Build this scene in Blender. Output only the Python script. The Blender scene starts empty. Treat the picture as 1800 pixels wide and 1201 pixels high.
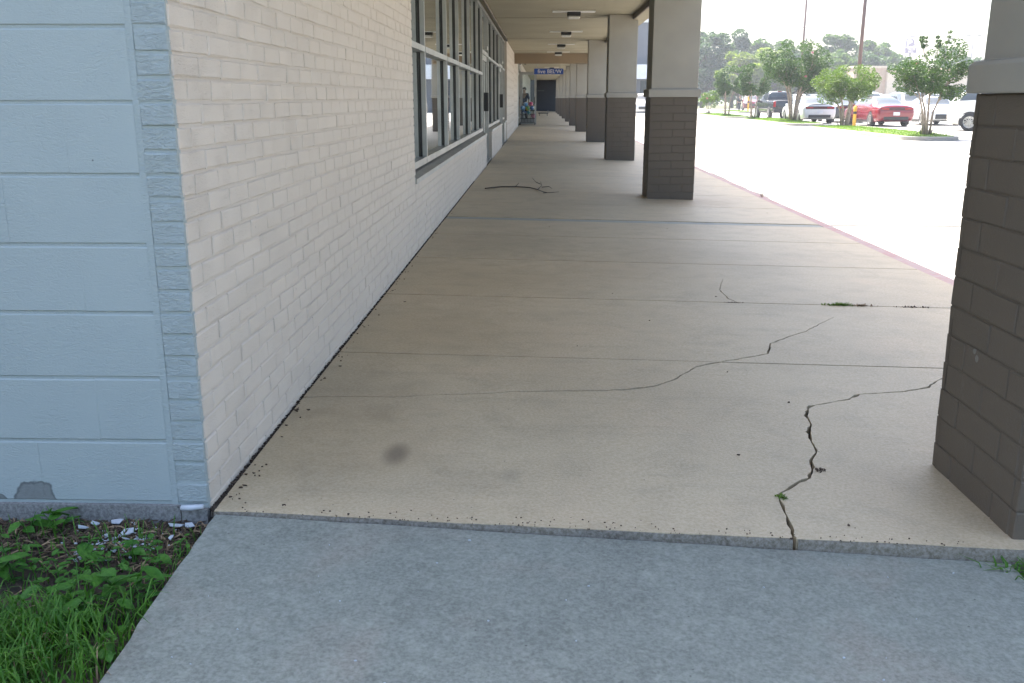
import bpy, bmesh, math, random
import numpy as np
from mathutils import Vector, Matrix, geometry
from math import radians as R, sin, cos, pi
random.seed(7)
rng = random.Random(11)
C = bpy.context.scene.collection
S = bpy.context.scene

# ------------------------------------------------------------------ camera
EYE = 1.25
cam = bpy.data.cameras.new('camera'); cam.sensor_width = 36; cam.lens = 32.8
cam.clip_start = 0.05; cam.clip_end = 3000
camo = bpy.data.objects.new('camera', cam); C.objects.link(camo)
camo.location = (0, 0, EYE)
camo.rotation_euler = (R(90 - 14.61), 0, R(1.69))
S.camera = camo
# ------------------------------------------------------------------ world + sun
SUN_EL, SUN_AZ = 60.0, -24.0          # azimuth from +Y, negative = to the left
w = bpy.data.worlds.new('World'); S.world = w; w.use_nodes = True
wn = w.node_tree; bg = wn.nodes['Background']
sky = wn.nodes.new('ShaderNodeTexSky'); sky.sky_type = 'NISHITA'; sky.sun_disc = False
sky.sun_elevation = R(SUN_EL); sky.sun_rotation = R(SUN_AZ % 360)
sky.air_density = 1.0; sky.dust_density = 4.0; sky.ozone_density = 1.0
wn.links.new(sky.outputs[0], bg.inputs[0]); bg.inputs[1].default_value = 0.15
sd = bpy.data.lights.new('sun', 'SUN'); sd.energy = 5.0; sd.angle = R(0.55); sd.color = (1, .955, .88)
so = bpy.data.objects.new('sun', sd); C.objects.link(so)
sunvec = Vector((sin(R(SUN_AZ))*cos(R(SUN_EL)), cos(R(SUN_AZ))*cos(R(SUN_EL)), sin(R(SUN_EL))))
so.rotation_euler = sunvec.to_track_quat('Z', 'Y').to_euler()
so.location = (0, 0, 30)
S.view_settings.view_transform = 'Standard'; S.view_settings.look = 'None'
S.view_settings.gamma = 1.0; S.view_settings.use_curve_mapping = False
S.view_settings.exposure = 1.95
S.cycles.use_denoising = True
S.cycles.max_bounces = 8; S.cycles.diffuse_bounces = 5; S.cycles.glossy_bounces = 4
S.cycles.transparent_max_bounces = 12; S.cycles.volume_bounces = 0
S.cycles.caustics_reflective = False; S.cycles.caustics_refractive = False

# ------------------------------------------------------------------ helpers
def link(o, parent=None):
    C.objects.link(o)
    if parent is not None: o.parent = parent
    return o
def tag(o, label=None, cat=None, group=None, kind=None):
    if label: o['label'] = label; o['kind'] = 'thing'
    if cat: o['category'] = cat
    if group: o['group'] = group
    if kind: o['kind'] = kind
    return o
def empty(name, loc=(0, 0, 0), rz=0):
    o = bpy.data.objects.new(name, None); o.empty_display_size = .2
    o.location = loc; o.rotation_euler = (0, 0, rz); C.objects.link(o); return o
def mesh(name, v, f, mats=None, smooth=False):
    me = bpy.data.meshes.new(name); me.from_pydata([tuple(p) for p in v], [], f); me.update()
    if mats is not None:
        for m in (mats if isinstance(mats, (list, tuple)) else [mats]): me.materials.append(m)
    if smooth: me.polygons.foreach_set('use_smooth', [True]*len(me.polygons))
    return me
def obj(name, me, parent=None, loc=None, rot=None):
    o = bpy.data.objects.new(name, me)
    if loc is not None: o.location = loc
    if rot is not None: o.rotation_euler = rot
    return link(o, parent)
class MB:
    def __init__(s): s.v = []; s.f = []
    def add(s, v, f):
        n = len(s.v); s.v += [tuple(p) for p in v]; s.f += [tuple(i+n for i in q) for q in f]; return s
    def box(s, x0, x1, y0, y1, z0, z1):
        v = [(x, y, z) for z in (z0, z1) for y in (y0, y1) for x in (x0, x1)]
        return s.add(v, [(0, 2, 3, 1), (4, 5, 7, 6), (0, 1, 5, 4), (2, 6, 7, 3), (0, 4, 6, 2), (1, 3, 7, 5)])
    def bbox(s, x0, x1, y0, y1, z0, z1, b=.01):   # bevelled box
        bm = bmesh.new(); bmesh.ops.create_cube(bm, size=1)
        for q in bm.verts: q.co = ((x0+x1)/2+q.co.x*(x1-x0), (y0+y1)/2+q.co.y*(y1-y0), (z0+z1)/2+q.co.z*(z1-z0))
        bmesh.ops.bevel(bm, geom=bm.edges[:], offset=b, segments=2, affect='EDGES', profile=.5)
        bm.verts.index_update()
        s.add([q.co[:] for q in bm.verts], [[q.index for q in f.verts] for f in bm.faces]); bm.free(); return s
    def tube(s, pts, r, n=8, cap=True):
        pts = [Vector(p) for p in pts]; rr = r if isinstance(r, (list, tuple)) else [r]*len(pts)
        rings = []; ref = Vector((0.31, .17, 1)).normalized()
        v = []; f = []
        for i, p in enumerate(pts):
            d = (pts[min(i+1, len(pts)-1)]-pts[max(i-1, 0)])
            d = d.normalized() if d.length > 1e-9 else Vector((0, 0, 1))
            a = d.cross(ref)
            if a.length < .05: a = d.cross(Vector((1, 0, 0)))
            a.normalize(); b = d.cross(a)
            for k in range(n):
                t = 2*pi*k/n; v.append(p+(a*cos(t)+b*sin(t))*rr[i])
        for i in range(len(pts)-1):
            for k in range(n):
                k2 = (k+1) % n; f.append((i*n+k, i*n+k2, (i+1)*n+k2, (i+1)*n+k))
        if cap: f.append(tuple(range(n))[::-1]); f.append(tuple((len(pts)-1)*n+k for k in range(n)))
        return s.add(v, f)
    def build(s, name, m, parent=None, smooth=False, loc=None, rot=None):
        return obj(name, mesh(name, s.v, s.f, m, smooth), parent, loc, rot)
def walk_z(x): return -0.02*(x+1.03)

# ------------------------------------------------------------------ materials
def newmat(name):
    m = bpy.data.materials.new(name); m.use_nodes = True
    nt = m.node_tree; return m, nt, nt.nodes['Principled BSDF']
def nd(nt, t, **k):
    n = nt.nodes.new('ShaderNode'+t)
    for a, b in k.items(): setattr(n, a, b)
    return n
def L(nt, a, b): nt.links.new(a, b)
def pos(nt, scale=None):
    g = nd(nt, 'NewGeometry').outputs['Position']
    if scale is None: return g
    m = nd(nt, 'Mapping'); m.inputs['Scale'].default_value = scale; L(nt, g, m.inputs[0]); return m.outputs[0]
def noise(nt, vec, sc, det=4, ro=.55, dist=0):
    n = nd(nt, 'TexNoise'); n.inputs['Scale'].default_value = sc; n.inputs['Detail'].default_value = det
    n.inputs['Roughness'].default_value = ro; n.inputs['Distortion'].default_value = dist
    L(nt, vec, n.inputs['Vector']); return n.outputs['Fac']
def mrange(nt, fac, a, b, c=0., d=1., smooth=True):
    n = nd(nt, 'MapRange'); n.interpolation_type = 'SMOOTHSTEP' if smooth else 'LINEAR'
    for i, q in enumerate((a, b, c, d)): n.inputs[i+1].default_value = q
    L(nt, fac, n.inputs[0]); return n.outputs[0]
def mixc(nt, fac, a, b, blend='MIX'):
    n = nd(nt, 'Mix'); n.data_type = 'RGBA'; n.blend_type = blend
    if isinstance(fac, (int, float)): n.inputs[0].default_value = fac
    else: L(nt, fac, n.inputs[0])
    for i, q in ((6, a), (7, b)):
        if isinstance(q, (tuple, list)): n.inputs[i].default_value = (*q[:3], 1)
        else: L(nt, q, n.inputs[i])
    return n.outputs[2]
def mth(nt, op, a, b=None):
    n = nd(nt, 'Math'); n.operation = op
    for i, q in enumerate((a, b)):
        if q is None: continue
        if isinstance(q, (int, float)): n.inputs[i].default_value = q
        else: L(nt, q, n.inputs[i])
    return n.outputs[0]
def bump(nt, b, h, strength=.3, dist=.01, prev=None):
    n = nd(nt, 'Bump'); n.inputs['Strength'].default_value = strength; n.inputs['Distance'].default_value = dist
    L(nt, h, n.inputs['Height'])
    if prev is not None: L(nt, prev, n.inputs['Normal'])
    if b is not None: L(nt, n.outputs[0], b.inputs['Normal'])
    return n.outputs[0]
def blob(nt, p, xyz, r, edge=.35, wob=.0, sc=6):
    """1 inside an irregular patch of radius r round xyz"""
    d = nd(nt, 'VectorMath'); d.operation = 'DISTANCE'; L(nt, p, d.inputs[0]); d.inputs[1].default_value = xyz
    o = d.outputs['Value']
    if wob: o = mth(nt, 'ADD', o, mth(nt, 'MULTIPLY', mth(nt, 'SUBTRACT', noise(nt, p, sc, 4), .5), wob))
    return mrange(nt, o, r*(1-edge), r*(1+edge), 1, 0)
def plain(name, col, rough=.6, metal=0, spec=None, var=.12, sc=3, bmp=0, bsc=40):
    m, nt, b = newmat(name); p = pos(nt)
    f = noise(nt, p, sc, 5)
    dark = tuple(c*(1-var) for c in col); lite = tuple(min(1, c*(1+var)) for c in col)
    L(nt, mixc(nt, mrange(nt, f, .3, .7), dark, lite), b.inputs['Base Color'])
    b.inputs['Roughness'].default_value = rough; b.inputs['Metallic'].default_value = metal
    if spec is not None: b.inputs['Specular IOR Level'].default_value = spec
    if bmp: bump(nt, b, noise(nt, p, bsc, 4), bmp, .004)
    return m

def concrete(name, col, stain, warm=None, fine=.35, speck=True, blobs=(), bstr=.35, rough=.85, streak=0., midc=.55, mott=0.):
    m, nt, b = newmat(name); p = pos(nt)
    big = noise(nt, p, .7, 5, .6, .4); mid = noise(nt, p, 4.5, 6, .65, .3)
    finen = noise(nt, p, 90, 3, .7); grain = noise(nt, p, 340, 2, .6)
    c = mixc(nt, mrange(nt, big, .35, .68), col, stain)
    c = mixc(nt, mrange(nt, mid, .42, .72, 0, midc), c, tuple(q*.80 for q in stain))
    if warm: c = mixc(nt, mrange(nt, noise(nt, p, 1.6, 4, .6, .8), .5, .72, 0, .7), c, warm)
    if streak:
        sv = noise(nt, pos(nt, (.5, 5, 1)), 2.2, 5, .65, .4)
        c = mixc(nt, mrange(nt, sv, .52, .72, 0, streak), c, tuple(q*.66 for q in stain))
    c = mixc(nt, mrange(nt, finen, .25, .75, 0, 1), mixc(nt, fine*.5, c, (0, 0, 0)), mixc(nt, fine*.22, c, (1, 1, 1)))
    if mott: c = mixc(nt, mrange(nt, noise(nt, p, 26, 5, .7, .6), .45, .70, 0, mott), c, tuple(min(1, q*1.55) for q in col))
    if speck:
        c = mixc(nt, mrange(nt, grain, .70, .78, 0, .5), c, (.72, .70, .66))
        c = mixc(nt, mrange(nt, grain, .30, .24, 0, .55), c, (.08, .07, .06))
        v = nd(nt, 'TexVoronoi'); v.inputs['Scale'].default_value = 13; L(nt, p, v.inputs['Vector'])
        c = mixc(nt, mrange(nt, v.outputs['Distance'], .045, .03, 0, .7), c, (.05, .045, .04))
    for (xyz, r, e, cc, a, wob) in blobs:
        if r < .06:                       # small stains are drawn out along the walk
            xyz = (xyz[0], xyz[1]*.45, xyz[2]); pp = pos(nt, (1, .45, 1))
        else: pp = p
        c = mixc(nt, mth(nt, 'MULTIPLY', blob(nt, pp, xyz, r, e, wob), a), c, cc)
    L(nt, c, b.inputs['Base Color']); b.inputs['Roughness'].default_value = rough
    n1 = bump(nt, None, finen, bstr, .004)
    n1 = bump(nt, None, grain, bstr*.7, .0015, n1)
    bump(nt, b, mid, .25*min(1, bstr/.35), .01, n1)
    return m

def painted_masonry(name, col, dirt, relief=.9, patch=True, bare=()):
    m, nt, b = newmat(name); p = pos(nt)
    oi = nd(nt, 'ObjectInfo').outputs['Random']
    big = noise(nt, p, 1.3, 5, .6)
    c = mixc(nt, mrange(nt, big, .3, .72), col, tuple(q*.955 for q in col))
    c = mixc(nt, mth(nt, 'MULTIPLY', oi, .14), c, tuple(q*.86 for q in col))
    sm = noise(nt, pos(nt, (9, 9, 3)), 2.5, 6, .7)
    c = mixc(nt, mrange(nt, sm, .60, .78, 0, .22), c, dirt)
    v = nd(nt, 'TexVoronoi'); v.inputs['Scale'].default_value = 7.5; L(nt, p, v.inputs['Vector'])
    c = mixc(nt, mrange(nt, v.outputs['Distance'], .028, .018, 0, .75), c, (.05, .05, .05))
    for (xyz, r, cc) in bare:
        rim = blob(nt, p, xyz, r*1.07, .04, r*.9, 16); k = blob(nt, p, xyz, r*.97, .05, r*.9, 16)
        c = mixc(nt, mth(nt, 'MULTIPLY', rim, .8), c, tuple(q*.28 for q in cc))
        c = mixc(nt, k, c, mixc(nt, noise(nt, p, 60, 4), tuple(q*.6 for q in cc), cc))
    L(nt, c, b.inputs['Base Color']); b.inputs['Roughness'].default_value = .62
    b.inputs['Specular IOR Level'].default_value = .35
    # rough split face relief that comes and goes from piece to piece
    wav = noise(nt, pos(nt, (1, 1, 2.4)), 46, 5, .6, 1.6)
    fine = noise(nt, p, 190, 3, .6)
    if patch:
        amt = mrange(nt, noise(nt, p, 8.0, 2), .30, .70, .25, 1.)
        wav = mth(nt, 'MULTIPLY', mth(nt, 'SUBTRACT', wav, .5), amt)
    n1 = bump(nt, None, fine, .35*relief, .002)
    bump(nt, b, wav, 1.*relief, .0085, n1)
    return m

WALK_BLOBS = [((-.517, 3.189, 0), .042, .65, (.12, .10, .075), .75, .006), ((-.089, 3.02, -.02), .028, .7, (.18, .16, .12), .22, .03),
              ((-.75, 5.0, 0), .6, .6, (.28, .20, .10), .28, .8), ((-.6, 6.6, 0), .8, .6, (.28, .20, .10), .25, 1.1), ((.9, 7.4, 0), .8, .6, (.29, .21, .11), .2, 1.2), ((-.8, 3.3, 0), .4, .6, (.28, .20, .10), .25, .6), ((-.3, 8.2, 0), .7, .6, (.20, .165, .11), .3, .9),
              ((1.9, 12.3, -.06), .5, .6, (.25, .15, .07), .4, .6), ((-.85, 3.9, 0), .35, .6, (.19, .155, .10), .3, .5)]
m_walk = concrete('beige_concrete', (.54, .435, .275), (.475, .38, .238), (.555, .43, .27), blobs=WALK_BLOBS, streak=.25, rough=.62)
m_apron = concrete('grey_concrete', (.212, .232, .195), (.172, .19, .158), (.235, .222, .18), fine=.4, bstr=.10, midc=.7, mott=.4)
m_joint = concrete('blue_grey_patch_concrete', (.38, .375, .32), (.33, .33, .285), speck=False)
m_lot = concrete('pale_lot_concrete', (.37, .35, .315), (.32, .30, .27), (.35, .32, .28), fine=.3, bstr=.3, streak=.2)
m_kerbgrey = concrete('kerb_concrete', (.36, .34, .30), (.27, .25, .22))
m_found = concrete('foundation_concrete', (.20, .20, .19), (.12, .12, .11), fine=.6)
def red_kerb():
    m, nt, b = newmat('faded_red_kerb_paint'); p = pos(nt)
    f = noise(nt, p, 3, 6, .7, .5); g = noise(nt, p, 30, 4, .7)
    c = mixc(nt, mrange(nt, f, .35, .7), (.44, .26, .24), (.46, .35, .32))
    c = mixc(nt, mrange(nt, g, .52, .62, 0, .8), c, (.42, .38, .34))
    L(nt, c, b.inputs['Base Color']); b.inputs['Roughness'].default_value = .8
    bump(nt, b, g, .4, .004); return m
m_red = red_kerb()
m_brick = painted_masonry('cream_painted_brick', (.615, .55, .47), (.38, .33, .27), .8)
m_mortar = painted_masonry('cream_painted_mortar', (.585, .525, .45), (.33, .29, .24), .6, False)
m_block = painted_masonry('sky_tinted_painted_block', (.35, .405, .405), (.20, .24, .25), .4, True, bare=[((-1.585, 2.68, .012), .070, (.24, .26, .255)), ((-1.70, 2.68, .02), .024, (.20, .22, .215))])  # the sky's blue cast is put into these end wall colours
m_blockb = painted_masonry('sky_tinted_painted_brick', (.365, .42, .42), (.22, .26, .28), .95, False)
m_bluemortar = painted_masonry('sky_tinted_painted_mortar', (.35, .405, .405), (.18, .21, .23), .5, False)
m_colbrick = painted_masonry('brown_painted_brick', (.122, .100, .075), (.22, .20, .18), .45, True, bare=[((1.445, 3.030, .440), .012, (.24, .225, .20)), ((1.445, 3.008, .418), .013, (.24, .225, .20))])
m_colmortar = painted_masonry('brown_painted_mortar', (.112, .091, .068), (.10, .09, .08), .5, False)
m_stucco = plain('pale_stucco', (.345, .325, .275), .85, var=.06, sc=1.5, bmp=.35, bsc=120)
m_ceil = plain('cream_ceiling_paint', (.34, .31, .22), .8, var=.07, sc=.8, bmp=.12, bsc=60)
m_beam = plain('tan_beam_paint', (.25, .19, .125), .75, var=.06, sc=1)
m_dkbeam = plain('brown_trim_paint', (.15, .125, .10), .7, var=.1)
m_alu = plain('dull_aluminium', (.42, .42, .40), .38, .75, var=.1, sc=4)
m_aludk = plain('dark_bronze_gasket', (.035, .035, .033), .5)
m_black = plain('black_plastic', (.015, .015, .016), .45)
m_rubber = plain('tyre_rubber', (.02, .02, .021), .8)
m_white = plain('white_enamel', (.74, .74, .71), .45, var=.05)
m_lens = plain('lamp_lens', (.66, .66, .62), .3, var=.05)
m_soil = plain('dark_soil', (.05, .036, .026), .95, var=.5, sc=30, bmp=1, bsc=60)
m_int = plain('interior_paint', (.55, .55, .51), .8)
m_intfloor = plain('interior_floor', (.38, .36, .32), .5)
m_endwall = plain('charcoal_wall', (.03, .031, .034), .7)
def glass(name, tint=(.75, .82, .80), refl=1.0):
    m = bpy.data.materials.new(name); m.use_nodes = True; nt = m.node_tree; nt.nodes.clear()
    out = nd(nt, 'OutputMaterial'); mx = nd(nt, 'MixShader'); tr = nd(nt, 'BsdfTransparent'); gl = nd(nt, 'BsdfGlossy')
    tr.inputs[0].default_value = (*tint, 1); gl.inputs['Roughness'].default_value = .015
    gl.inputs['Color'].default_value = (.93, .96, .96, 1)
    fr = nd(nt, 'Fresnel'); fr.inputs[0].default_value = 1.55
    k = mth(nt, 'MULTIPLY', fr.outputs[0], 1.6*refl); k = mth(nt, 'MINIMUM', k, 1.)
    p = pos(nt); bump_n = nd(nt, 'Bump'); bump_n.inputs['Strength'].default_value = .06; bump_n.inputs['Distance'].default_value = .01
    L(nt, noise(nt, p, .9, 2), bump_n.inputs['Height']); L(nt, bump_n.outputs[0], gl.inputs['Normal'])
    L(nt, k, mx.inputs[0]); L(nt, tr.outputs[0], mx.inputs[1]); L(nt, gl.outputs[0], mx.inputs[2]); L(nt, mx.outputs[0], out.inputs[0])
    return m
m_glass = glass('shop_glass')
m_doorglass = glass('door_glass', (.82, .88, .90), .7)
def carglass():
    m, nt, b = newmat('car_glass'); b.inputs['Base Color'].default_value = (.035, .045, .05, 1)
    b.inputs['Roughness'].default_value = .04; b.inputs['Specular IOR Level'].default_value = .8; return m
m_carglass = carglass()
def leafmat(name, a, b_, trans=.5, sc=1.2):
    m = bpy.data.materials.new(name); m.use_nodes = True; nt = m.node_tree; nt.nodes.clear()
    out = nd(nt, 'OutputMaterial'); mx = nd(nt, 'MixShader'); df = nd(nt, 'BsdfPrincipled'); tl = nd(nt, 'BsdfTranslucent')
    p = pos(nt); f = noise(nt, p, sc, 4, .7); g = noise(nt, p, sc*9, 2)
    c = mixc(nt, mrange(nt, f, .32, .68), a, b_); c = mixc(nt, mrange(nt, g, .35, .7, 0, .5), c, tuple(q*.55 for q in a))
    L(nt, c, df.inputs['Base Color']); df.inputs['Roughness'].default_value = .5; df.inputs['Specular IOR Level'].default_value = .35
    tc = mixc(nt, 1., c, (1.0, 1.15, .45), 'MULTIPLY'); L(nt, tc, tl.inputs[0])
    mx.inputs[0].default_value = trans
    L(nt, df.outputs[0], mx.inputs[1]); L(nt, tl.outputs[0], mx.inputs[2]); L(nt, mx.outputs[0], out.inputs[0]); return m
m_leaf = leafmat('myrtle_leaf', (.028, .072, .012), (.072, .135, .02), .34)
m_leafy = leafmat('yellow_green_leaf', (.075, .14, .018), (.15, .22, .03), .42)
m_oak = leafmat('oak_leaf', (.065, .115, .04), (.12, .18, .06), .45, .25)
m_oak2 = leafmat('light_tree_leaf', (.14, .19, .04), (.22, .26, .07), .5, .3)
m_oak3 = leafmat('dark_tree_leaf', (.045, .09, .045), (.085, .135, .06), .4, .25)
m_weed = leafmat('weed_leaf', (.045, .17, .02), (.10, .26, .035), .3, 14)
m_grass = leafmat('grass_blade', (.045, .16, .015), (.12, .27, .03), .3, 16)
m_lawn = leafmat('lawn_blade', (.12, .22, .025), (.20, .28, .05), .45, 3)
m_bark = plain('smooth_tan_bark', (.28, .22, .165), .8, var=.35, sc=8, bmp=.4)
m_bark2 = plain('grey_bark', (.14, .12, .10), .9, var=.3, sc=6)
m_pink = plain('pink_blossom', (.62, .12, .22), .7, var=.3, sc=20)
m_lawnbase = plain('lawn_soil', (.10, .15, .03), .95, var=.4, sc=6)

# ------------------------------------------------------------------ the setting
def sheet(name, x0, x1, y0, y1, z, m, label=None):
    o = obj(name, mesh(name, [(x0, y0, z), (x1, y0, z), (x1, y1, z), (x0, y1, z)], [(0, 1, 2, 3)], m))
    return tag(o, kind='structure')
m_ground = plain('rough_ground', (.12, .13, .06), .95, var=.4, sc=.3)
sheet('ground', -600, 600, -600, 600, -.215, m_ground)
sheet('parking_lot', 3.19, 150, -60, 135, -.18, m_lot)

LOT_JOINTS = True
def strip(pts, w_, z, m, name, parent=None):
    v = []; f = []
    for i, (x, y) in enumerate(pts):
        a = pts[max(0, i-1)]; b = pts[min(len(pts)-1, i+1)]; d = Vector((b[0]-a[0], b[1]-a[1])).normalized(); ww = w_*(.5+.12*sin(i*2.3))
        v += [(x-d.y*ww, y+d.x*ww, z), (x+d.y*ww, y-d.x*ww, z)]
    f = [(2*i, 2*i+1, 2*i+3, 2*i+2) for i in range(len(pts)-1)]
    return tag(obj(name, mesh(name, v, f, m), parent), kind='structure')
m_tar = plain('black_joint_tar', (.05, .048, .045), .8, var=.3, sc=3); m_line = plain('worn_white_line', (.62, .61, .58), .8, var=.2, sc=5)
jr = random.Random(2)
for yj in (6.2, 10.9, 15.6, 20.4, 25.2, 30.0, 36, 42, 48, 54): strip([(3.3+k*1.5, yj+jr.uniform(-.012, .012)) for k in range(8)], .075, -.176, m_tar, 'lot_joint')
for xj in (7.6, 12.2): strip([(xj+jr.uniform(-.012, .012), 2+k*3) for k in range(20)], .075, -.175, m_tar, 'lot_joint')
strip([(3.36+jr.uniform(-.03, .03), 14+k*.6) for k in range(9)], .07, -.1755, m_tar, 'lot_joint')
for k in range(12): strip([(16.9+k*2.75, 49.2), (16.9+k*2.75, 54.8)], .10, -.176, m_line, 'stall_line'); strip([(16.9+k*2.75, 55.0), (16.9+k*2.75, 61.5)], .10, -.176, m_line, 'stall_line')
m_oil = plain('oil_stain', (.045, .042, .04), .5, var=.3, sc=4)
for k, (ox, oy, orr) in enumerate(((18.3, 47.5, .4), (21.0, 47.9, .3), (16.3, 52.9, .35), (9.2, 21.0, .16), (6.4, 14.2, .10), (11.0, 29.0, .22), (17.2, 65.0, .4))):
    pts = [(ox+orr*(1+.35*sin(3*t+k)+.2*cos(5*t))*cos(t), oy+orr*(1+.3*sin(2*t+k))*sin(t)) for t in np.linspace(0, 2*pi, 22)[:-1]]
    tag(obj('oil_stain', mesh('oil_stain', [(x, y, -.1762) for x, y in pts], [tuple(range(21))], m_oil)), kind='structure')

def poly_prism(pts, zf, thick, chamfer=None):
    """planar slab with an outline; returns MB. chamfer: indices of front outline points to round off"""
    mb = MB(); n = len(pts)
    area = sum(pts[i][0]*pts[(i+1) % n][1]-pts[(i+1) % n][0]*pts[i][1] for i in range(n))
    if area < 0: pts = pts[::-1]
    tri = geometry.tessellate_polygon([[Vector((x, y, 0)) for x, y in pts]])
    v = [(x, y, zf(x, y)) for x, y in pts] + [(x, y, zf(x, y)-thick) for x, y in pts]
    f = []
    for t in tri:
        a, b, c = (Vector((*pts[i], 0)) for i in t)
        f.append(tuple(t) if (b-a).cross(c-a).z > 0 else tuple(t)[::-1])
    for i in range(n):
        j = (i+1) % n; f.append((i, i+n, j+n, j))
    return mb.add(v, f)
def rough_line(pts, step=.05, amp=.004, seed=0, taper=False):
    r = random.Random(seed); out = []
    for a, b in zip(pts[:-1], pts[1:]):
        d = math.hypot(b[0]-a[0], b[1]-a[1]); k = max(1, int(d/step))
        for i in range(k):
            t = i/k; out.append((a[0]+(b[0]-a[0])*t+r.uniform(-amp, amp), a[1]+(b[1]-a[1])*t+r.uniform(-amp, amp)))
    out.append(pts[-1]); return out
sidewalk = tag(empty('sidewalk'), kind='structure')
wz = lambda x, y: walk_z(x)
XL, XR = -1.012, 3.04
base = MB(); base.add([(-1.06, 2.69, -.035), (XR, 2.56, walk_z(XR)-.035), (XR, 100, walk_z(XR)-.035), (-1.06, 100, -.035)], [(0, 1, 2, 3)])
base.build('joint_filler', m_soil, sidewalk)
Acr = [(-1.012, 3.815), (-.855, 3.839), (-.634, 3.852), (-.441, 3.902), (-.242, 3.936), (-.105, 3.982), (.035, 3.995), (.253, 4.023), (.397, 4.054), (.533, 4.118), (.623, 4.207), (.711, 4.347), (.784, 4.463), (.85, 4.52), (.905, 4.553)]
A2 = [(.925, 4.567), (1.063, 4.659), (1.201, 4.75), (1.268, 4.968), (1.38, 5.105), (1.535, 5.267), (1.673, 5.465), (1.816, 5.661)]
Bcr = [(.776, 2.607), (.787, 2.685), (.792, 2.788), (.807, 2.923), (.881, 3.009), (.949, 3.079), (.987, 3.16), (1.004, 3.243), (1.05, 3.333), (1.063, 3.455), (1.079, 3.552), (1.119, 3.657), (1.125, 3.764), (1.181, 3.889), (1.286, 3.946), (1.379, 4.002), (1.456, 4.084), (1.568, 4.111), (1.684, 4.147), (1.817, 4.221), (1.922, 4.349), (1.975, 4.392), (2.4, 4.42), (XR, 4.47)]
def frontY(x): return 2.668-.038*(x+1.02)
J = [4.56, 6.025, 7.50, 8.87]
def slab(pts, name='slab', m=None, z=wz, thick=.06): return poly_prism(pts, z, thick).build(name, m or m_walk, sidewalk)
gj = .0075                                   # half joint width
fl = lambda xs: [(x, frontY(x)) for x in xs]
def wob(pts, dx, dy, a, seed, step=.035):
    q = rough_line(pts, step, a, seed); g = (lambda x: .55+.75*max(0, min(1, (x+.6)/.9))) if dx == 0 else (lambda x: 1); return [(x+dx, y+dy*g(x)) for x, y in q]
# piece above crack A
slab(wob(Acr, 0, .0075, .0042, 1, .028)+[(XL, J[0]-gj)])
# piece right of crack B
fx = lambda a, b: [(a+(b-a)*i/14, frontY(a+(b-a)*i/14)+rng.uniform(-.003, .003)) for i in range(15)]
slab(fx(.782, XR)[:-1]+[(XR, frontY(XR))]+wob(Bcr, .005, -.0045, .0052, 2, .026)[::-1])
# the main piece
pm = fx(XL, .772)+wob(Bcr, -.004, .004, .0052, 3, .026)[1:]+[(XR, J[0]-gj), (.915, J[0]-gj)]+wob(Acr, 0, -.006, .0042, 4, .028)[::-1]
slab(pm)
# worn rounded nosing along the front edge, a bevel strip in front of the pieces
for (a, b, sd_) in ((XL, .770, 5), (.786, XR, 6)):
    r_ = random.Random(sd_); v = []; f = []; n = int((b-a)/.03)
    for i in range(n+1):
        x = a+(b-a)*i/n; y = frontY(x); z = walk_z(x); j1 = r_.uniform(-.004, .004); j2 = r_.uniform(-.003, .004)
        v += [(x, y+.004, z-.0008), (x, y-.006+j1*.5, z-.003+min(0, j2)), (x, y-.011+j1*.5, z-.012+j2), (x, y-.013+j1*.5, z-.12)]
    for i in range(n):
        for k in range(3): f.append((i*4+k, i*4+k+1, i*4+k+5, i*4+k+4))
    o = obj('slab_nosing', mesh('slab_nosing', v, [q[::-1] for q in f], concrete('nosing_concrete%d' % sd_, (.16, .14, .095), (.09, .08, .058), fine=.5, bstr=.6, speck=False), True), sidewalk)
# panel 2 with the crack running into it as a tapering slot
def slot(path, w0, w1, seed):
    r_ = random.Random(seed); fine = rough_line(path, .03, .004, seed); n = len(fine); Lh, Rh = [], []
    for i, (x, y) in enumerate(fine):
        a = fine[max(0, i-1)]; b = fine[min(n-1, i+1)]; d = Vector((b[0]-a[0], b[1]-a[1])).normalized(); wd = (w0+(w1-w0)*i/(n-1))*r_.uniform(.5, 1.3)
        Lh.append((x-d.y*wd, y+d.x*wd)); Rh.append((x+d.y*wd, y-d.x*wd))
    return Lh, Rh
Lh, Rh = slot([(x, y) for x, y in A2], .0075, .002, 9)
slab([(XL, J[0]+gj)]+[(Lh[0][0], J[0]+gj)]+Lh[1:]+Rh[::-1][:-1]+[(Rh[0][0], J[0]+gj), (XR, J[0]+gj), (XR, J[1]-gj), (XL, J[1]-gj)])
Lh, Rh = slot([(1.304, 6.029), (1.265, 6.15), (1.261, 6.437), (1.363, 6.876)], .005, .001, 10)
slab([(XL, J[1]+gj), (Lh[0][0], J[1]+gj)]+Lh[1:]+Rh[::-1][:-1]+[(Rh[0][0], J[1]+gj), (XR, J[1]+gj), (XR, J[2]-gj), (XL, J[2]-gj)])
def rect(y0, y1): return [(XL, y0+gj), (XR, y0+gj), (XR, y1-gj), (XL, y1-gj)]
slab(rect(J[2], J[3])); slab(rect(J[3], 10.03))
slab(rect(10.03, 10.24), 'joint_strip', m_joint, lambda x, y: walk_z(x)-.005)
y = 10.24
while y < 98.5:
    slab(rect(y, min(y+1.5, 99.0))); y += 1.5
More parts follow.
